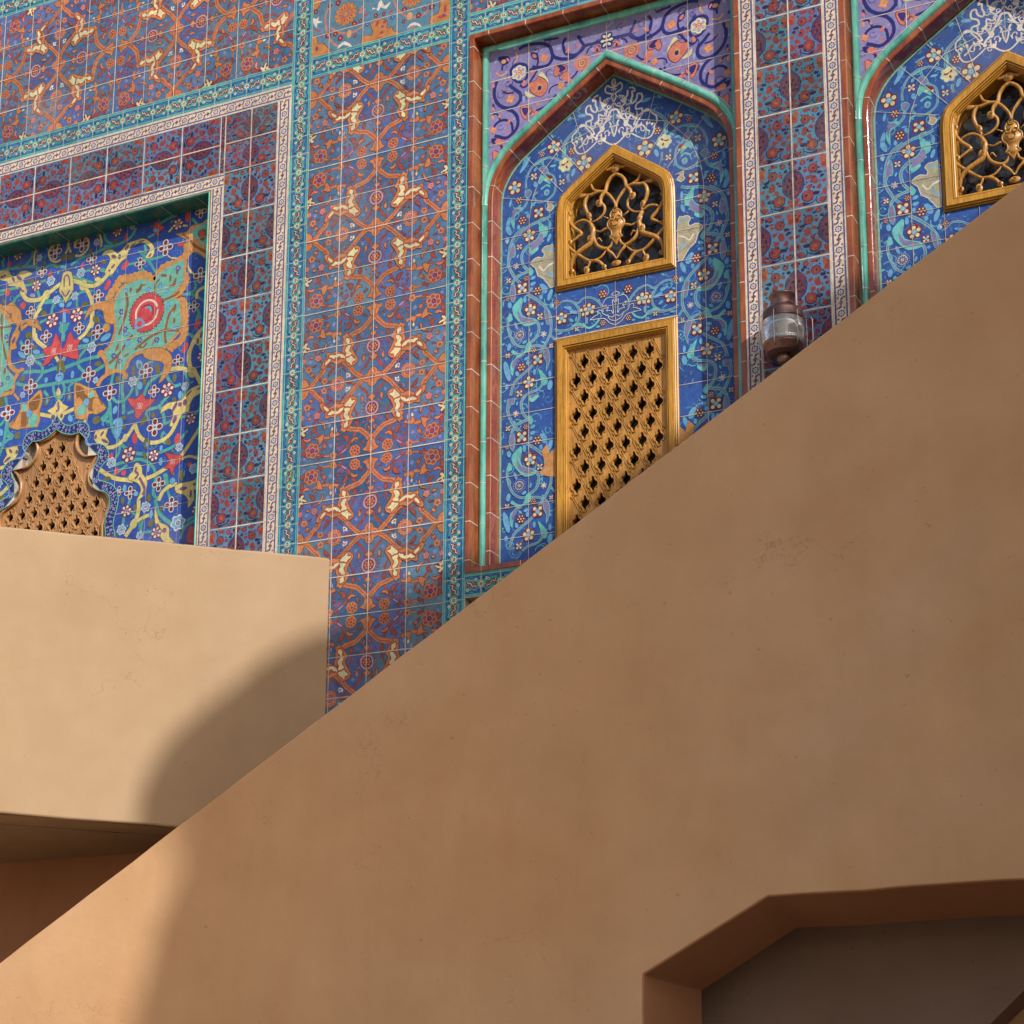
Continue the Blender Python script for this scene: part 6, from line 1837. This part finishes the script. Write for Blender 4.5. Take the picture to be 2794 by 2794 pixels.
# scroll grille, half drawn on the left and mirrored
GX = []
parts = []; YG = .186
for w_, s_ in GRILLE:
    pts = smooth_path(s_, 5); n = len(pts)
    for sg in (1, -1):
        pp = [((x if sg == 1 else 2 * AX - x), YG - .002 * sin(i * .3), z) for i, (x, z) in enumerate(pts)]
        rads = []
        for i in range(n): t_ = i / (n - 1); rads.append(max(.0026, w_ * 1.22 * (.62 + .38 * sin(pi * min(1, t_ * 1.15 + .05))) * (1.0 if t_ < .9 else (1 - (t_ - .9) * 6))))
        parts.append(tube(pp, rads, 8, 1.15))
for x, z, rx, rz, an in GKNOB:
    for sg in (1, -1):
        if sg == -1 and abs(x - AX) < .004: continue
        cx = x if sg == 1 else 2 * AX - x; v, f = [], []; m_ = 14
        for j in range(6):
            q = j / 5 * pi / 2; rr = cos(q)
            for i in range(m_): t_ = 2 * pi * i / m_; ux, uz = rx * rr * cos(t_), rz * rr * sin(t_); a_ = an * sg; v.append((cx + ux * cos(a_) - uz * sin(a_), YG - .005 - .007 * sin(q), z + ux * sin(a_) + uz * cos(a_)))
        for j in range(5):
            for i in range(m_): f.append((j * m_ + i, j * m_ + (i + 1) % m_, (j + 1) * m_ + (i + 1) % m_, (j + 1) * m_ + i))
        f.append(tuple(range(m_))[::-1]); parts.append((v, f))
        if rx > .012 and rz > .012:
            parts.append(sweep(lobes(cx, z, min(rx, rz) * .55, 5, .25, .3, 20), [(-.0012, YG - .009), (0, YG - .0155), (.0012, YG - .009)], True))
            parts.append(sweep(ell(cx, z, .003, .003, 0, 8), [(-.001, YG - .010), (0, YG - .017), (.001, YG - .010)], True))
pl_ = smooth_path(GPLATE, 4); pl_ = pl_ + [(2 * AX - x, z) for x, z in pl_[::-1][1:-1]]; parts.append(plate(ccw(pl_), [], YG - .009, YG + .006))
parts.append(sweep(ccw(pl_), [(-.001, YG - .009), (-.004, YG - .0125), (-.007, YG - .009)], True))
for zz, rr in ((-.895, .014), (-.935, .011), (-.960, .018)):
    for sx_ in ((0,) if rr != .011 else (-.016, .016)): parts.append(sweep(lobes(AX + sx_, zz, rr, 5, .25, .3, 20), [(-.0015, YG - .009), (0, YG - .0145), (.0015, YG - .009)], True))
v, f = merge(parts); gr = from_data('scroll_grille', v, f, M['wood2'], smooth=True); kid(gr)
# dark box behind the windows
v, f = merge([box_data(.62, 1.80, .29, .30, -2.66, -.3)]); kid(from_data('niche_back', v, f, M['grey']))
# the second niche repeats the first
def copy_tree(o, parent, dx):
    c_ = o.copy(); COL.objects.link(c_); pi_ = o.matrix_parent_inverse.copy(); c_.parent = parent; c_.matrix_parent_inverse = pi_
    if dx: c_.location = (o.location.x + dx, o.location.y, o.location.z)
    for ch in [q for q in list(COL.objects) if q.parent == o]: copy_tree(ch, c_, 0)
    return c_
r2 = copy_tree(root, FAC, 1.862); r2['label'] = 'matching pointed niche half hidden by the stair wall'
root['label'] = 'recessed niche with a pointed arch, lavender spandrels, blue floral tiles and two oak windows'

# --- plain backing wall, plaster base and cornice
v, f = merge([box_data(-6.0, 6.2, .30, .60, GZ, TOPZ), box_data(-6.0, -4.36, .0, .3, GZ, TOPZ), box_data(4.6, 6.2, .0, .3, GZ, TOPZ), box_data(-6.0, 6.2, -.04, .60, TOPZ, TOPZ + .25)]); part(from_data('backing_wall', v, f, M['plaster']))
v, f = merge([box_data(3.846, 4.6, .0, .3, BOT, .12)]); part(from_data('end_pier', v, f, M['plaster']))
# plaster base with the passage opening behind the stair
v, f = plate(ccw([(-6.0, GZ), (1.2, GZ), (1.2, BOT), (-6.0, BOT)]), [], .012, .29); part(from_data('plaster_base', v, f, M['terra']))
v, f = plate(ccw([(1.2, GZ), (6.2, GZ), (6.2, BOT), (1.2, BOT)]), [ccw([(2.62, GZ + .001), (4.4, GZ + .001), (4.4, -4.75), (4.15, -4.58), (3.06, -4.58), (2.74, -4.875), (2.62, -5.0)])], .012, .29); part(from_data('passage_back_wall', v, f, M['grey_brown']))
# ==================================================================  PLASTER BALCONY (left)
u = Vector((-.6815, -.7318, 0)); P0 = Vector((-.2095, .0, 0)); Lb = 2.5; nrm = Vector((u.y, -u.x, 0))   # nrm points to the viewer side
nrm = Vector((-u.y, u.x, 0)); nrm = nrm if nrm.y < 0 else -nrm
A0 = P0; A1 = P0 + u * Lb; W2 = .26
BALC = bpy.data.objects.new('plaster_balcony', None); COL.objects.link(BALC); BALC.location = (-2.2, -.9, -3.86)
tag(BALC, 'projecting balcony with smooth tan plaster parapet below the flat topped tiled niche', 'balcony')
def bal(o): o.parent = BALC; o.matrix_parent_inverse = Matrix.Translation((2.2, .9, 3.86)); return o
zt0, zt1, zb0, zb1 = -2.497, -2.497 - .042 / 1.55 * Lb, -3.872, -3.872 + .018 / 1.55 * Lb
A2 = Vector((-4.6, A1.y, 0))
inn = lambda p, d: p - nrm * d
# prism along the diagonal, then a straight run to the left
def prism(pts, zt, zb):
    n = len(pts); v = [(p.x, p.y, z) for p, z in zip(pts, zb)] + [(p.x, p.y, z) for p, z in zip(pts, zt)]
    f = [tuple(range(n))[::-1], tuple(range(n, 2 * n))] + [(i, (i + 1) % n, (i + 1) % n + n, i + n) for i in range(n)]
    return v, f
I0 = inn(A0, W2); I0 = Vector((I0.x, 0.0, 0)); I0 = A0 + Vector((-W2 / abs(nrm.x) , 0, 0)); I1 = Vector((A1.x - .10 - W2 * .25, A1.y + W2, 0)); I2 = Vector((A2.x, A2.y + W2, 0))
v, f = prism([A0, A1, A2, I2, I1, I0], [zt0, zt1, zt1, zt1, zt1, zt0], [zb0, zb1, zb1, zb1, zb1, zb0])
bm = bmesh.new(); vs = [bm.verts.new(p) for p in v]
for g_ in f: bm.faces.new([vs[i] for i in g_])
bmesh.ops.recalc_face_normals(bm, faces=bm.faces)
for _e in [e for e in bm.edges if e.calc_length() > .6]: bmesh.ops.subdivide_edges(bm, edges=[_e], cuts=int(_e.calc_length() / .12))
for q in bm.verts: 
    if q.co.y < -.02: q.co.z += .0016 * sin(q.co.x * 10.7 + q.co.y * 4) + .0010 * sin(q.co.x * 37.1)
me = bpy.data.meshes.new('parapet'); bm.to_mesh(me); bm.free(); me.materials.append(M['plaster_sun_toned']); o = link('parapet', me); bal(o); bevel(o, .014, 3)
v, f = prism([I0 + Vector((0, -.001, 0)), I1, I2, Vector((A2.x, -.001, 0))], [-3.62] * 4, [zb0 + .001, zb1 + .001, zb1 + .001, zb0 + .001]); o = from_data('floor_slab', v, f, M['plaster_sun_toned']); bal(o)

# ==================================================================  STAIR FLANK WALL
YS, YT = -.80, -.32
zl = lambda x: -4.49 + (x + 1.23 + .17) * .5905 + .02
def topz(x): return -4.47 + (x + 1.40) * .5921
op = [(1.690, GZ), (1.690, -4.639), (2.188, -4.368), (3.42, -4.352), (3.92, -4.62), (3.92, GZ)]
out = [(-5.4, GZ), (1.690, GZ)] + op[1:5] + [(3.92, GZ), (6.1, GZ), (6.1, topz(5.0)), (5.0, topz(5.0)), (-5.4, topz(-5.4) if topz(-5.4) > GZ + .02 else GZ + .02)]
bm = bmesh.new()
inn_op = {1: (1.757, -4.667), 2: (2.150, -4.436), 3: (3.44, -4.420), 4: (3.85, -4.65)}
fr_ = [bm.verts.new((x, YS, z)) for x, z in out]; bk = []
for i, (x, z) in enumerate(out):
    if 2 <= i <= 5: x, z = inn_op[i - 1]
    if i == 1: x = 1.757
    if i == 6: x = 3.85
    bk.append(bm.verts.new((x, YT, z)))
n = len(out); bm.faces.new(fr_); bm.faces.new(bk[::-1])
for i in range(n): bm.faces.new((fr_[i], bk[i], bk[(i + 1) % n], fr_[(i + 1) % n]))
bmesh.ops.recalc_face_normals(bm, faces=bm.faces)
for _e in [e for e in bm.edges if e.calc_length() > .9 and abs(e.verts[0].co.y - e.verts[1].co.y) < .01]: bmesh.ops.subdivide_edges(bm, edges=[_e], cuts=int(_e.calc_length() / .13))
for q in bm.verts:
    if q.co.z > GZ + .05 and -5.2 < q.co.x < 5.0: d_ = .0022 * sin(q.co.x * 9.1 + q.co.z * 13.7 + q.co.y * 3) + .0016 * sin(q.co.x * 31.3 + q.co.z * 23.1); q.co.z += d_; q.co.x += d_ * .6
bmesh.ops.triangulate(bm, faces=[q for q in bm.faces if len(q.verts) > 4])
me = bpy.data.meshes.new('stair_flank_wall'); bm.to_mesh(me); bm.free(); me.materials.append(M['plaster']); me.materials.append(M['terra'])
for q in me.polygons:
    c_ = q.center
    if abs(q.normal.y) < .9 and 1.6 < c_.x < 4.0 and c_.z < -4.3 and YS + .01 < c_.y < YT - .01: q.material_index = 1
st_w = link('stair_flank_wall', me); bevel(st_w, .012, 3)
tag(st_w, 'large sloping tan plaster wall of a stair with a chamfered archway at its foot', 'stair wall', kind='thing')
# treads between the flank wall and the facade
v, f = merge([box_data(-5.2 + .285 * i, -5.2 + .285 * (i + 1), YT, -.004, GZ, GZ + .169 * (i + 1) - .55 + .4) for i in range(0, 15)] ) ; sp_ = from_data('steps', v, f, M['plaster']); sp_.parent = st_w

# ==================================================================  LANTERN
LXc, LYc = 2.113, -.130
LAN = bpy.data.objects.new('wall_lantern', None); COL.objects.link(LAN); LAN.location = (LXc, LYc, -1.93)
tag(LAN, 'round copper wall lantern with ribbed clear glass and wire guard on the brown tiled band', 'lantern')
def lan(o): o.parent = LAN; o.matrix_parent_inverse = Matrix.Translation((-LXc, -LYc, 1.93)); return o
v, f = lathe([(.0, -1.6505), (.050, -1.652), (.056, -1.655), (.057, -1.660), (.0525, -1.663), (.051, -1.700), (.053, -1.7135), (.049, -1.7165), (.049, -1.722)], LXc, LYc); lan(from_data('chimney', v, f, M['copper'], smooth=True))
v, f = lathe([(.049, -1.7165), (.058, -1.7175), (.074, -1.724), (.084, -1.733), (.088, -1.742), (.088, -1.768), (.091, -1.771), (.089, -1.775), (.078, -1.775)], LXc, LYc); lan(from_data('hood', v, f, M['copper'], smooth=True))
gp_ = [(.083, -1.774)]
for i in range(3): z = -1.778 - i * .008; gp_ += [(.088, z), (.0905, z - .003), (.088, z - .006)]
gp_ += [(.0925, -1.806), (.095, -1.822), (.0955, -1.838), (.094, -1.854)]
for i in range(3): z = -1.860 - i * .008; gp_ += [(.0915, z), (.0935, z - .003), (.0905, z - .006)]
gp_ += [(.083, -1.888)]
gi = [(r_ - .005, z) for r_, z in gp_[::-1]]
v, f = lathe(gp_ + gi, LXc, LYc, 56); lan(from_data('glass_globe', v, f, M['lens'], smooth=True))
v, f = lathe([(.078, -1.884), (.084, -1.886), (.084, -1.893), (.080, -1.896), (.078, -1.925), (.070, -1.930), (.0, -1.930)], LXc, LYc); lan(from_data('base', v, f, M['copper'], smooth=True))
v, f = merge([lathe([(.0, -1.775), (.024, -1.785), (.026, -1.83), (.016, -1.86), (.016, -1.885)], LXc, LYc, 20)]); lan(from_data('bulb', v, f, mat('frosted_bulb', (.7,.68,.62), .35)[0], smooth=True))
for k in range(6):
    an = radians(-96 + 60 * k); c_, s_ = cos(an), sin(an); rr = [(.090, -1.752), (.099, -1.756), (.1015, -1.765), (.1025, -1.83), (.101, -1.895), (.096, -1.912), (.084, -1.918)]
    v, f = tube([(LXc + r_ * c_, LYc + r_ * s_, z) for r_, z in rr], .0017, 6); lan(from_data('guard_wire', v, f, M['steel'], smooth=True))
v, f = tube([(LXc - .118, LYc + .05, -1.775), (LXc - .124, LYc + .045, -1.79), (LXc - .124, LYc + .045, -1.90), (LXc - .112, LYc + .05, -1.925), (LXc - .06, LYc + .07, -1.93)], .003, 8); lan(from_data('hinge_loop', v, f, M['steel'], smooth=True))
v, f = tube([(LXc + .090, LYc + .03, -1.768), (LXc + .115, LYc + .03, -1.766), (LXc + .122, LYc + .03, -1.776), (LXc + .124, LYc + .03, -1.87), (LXc + .10, LYc + .03, -1.90)], .003, 8); lan(from_data('hinge_loop', v, f, M['steel'], smooth=True))
v, f = merge([box_data(LXc - .03, LXc + .03, LYc + .06, -.008, -1.955, -1.93), box_data(LXc - .045, LXc + .045, -.012, -.0008, -2.06, -1.88)]); lan(from_data('wall_bracket', v, f, M['copper']))
v, f = lathe([(.0, -1.930), (.03, -1.931), (.03, -1.955), (.018, -1.975), (.0, -1.98)], LXc, LYc, 24); lan(from_data('finial', v, f, M['copper'], smooth=True))

# ==================================================================  ADDED SHADOW CASTER (unseen wall at right, outlined to shade the stair and balcony)
WX = 9.5
edge = [(1.91, 0, -1.82), (.53, 0, -2.57), (.19, 0, -2.70), (-.16, 0, -2.84), (-.245, -.04, -2.867), (-.40, -.20, -3.01), (-.54, -.355, -3.197), (-.66, -.48, -3.36), (-.752, -.582, -3.536), (-.811, -.645, -3.831), (-.467, -.8, -4.121), (-.534, -.8, -4.309), (-.681, -.8, -4.766)]
outl = [(2.0, GZ), (2.0, 3.2)]; e8 = []
for ex, ey, ez in edge: t_ = (WX - ex) / SUN.x; e8.append((ey + SUN.y * t_, ez + SUN.z * t_))
e8.insert(0, (e8[0][0] + 1.6, e8[0][1] - .45)); outl += smooth_path(e8, 3); outl += [(e8[-1][0] - .05, 0.0), (e8[-1][0] - .1, GZ)]
bm = bmesh.new(); a_ = [bm.verts.new((WX, y, z)) for y, z in outl]; b__ = [bm.verts.new((WX + .5, y, z)) for y, z in outl]; n = len(outl)
bm.faces.new(a_); bm.faces.new(b__[::-1])
for i in range(n): bm.faces.new((a_[i], b__[i], b__[(i + 1) % n], a_[(i + 1) % n]))
bmesh.ops.recalc_face_normals(bm, faces=bm.faces); me = bpy.data.meshes.new('shadow_caster_wall'); bm.to_mesh(me); bm.free(); me.materials.append(M['plaster']); o = link('shadow_caster_wall', me)
tag(o, 'unseen round topped tan wall at the right, added to cast the curved shadow', 'wall', kind='thing')
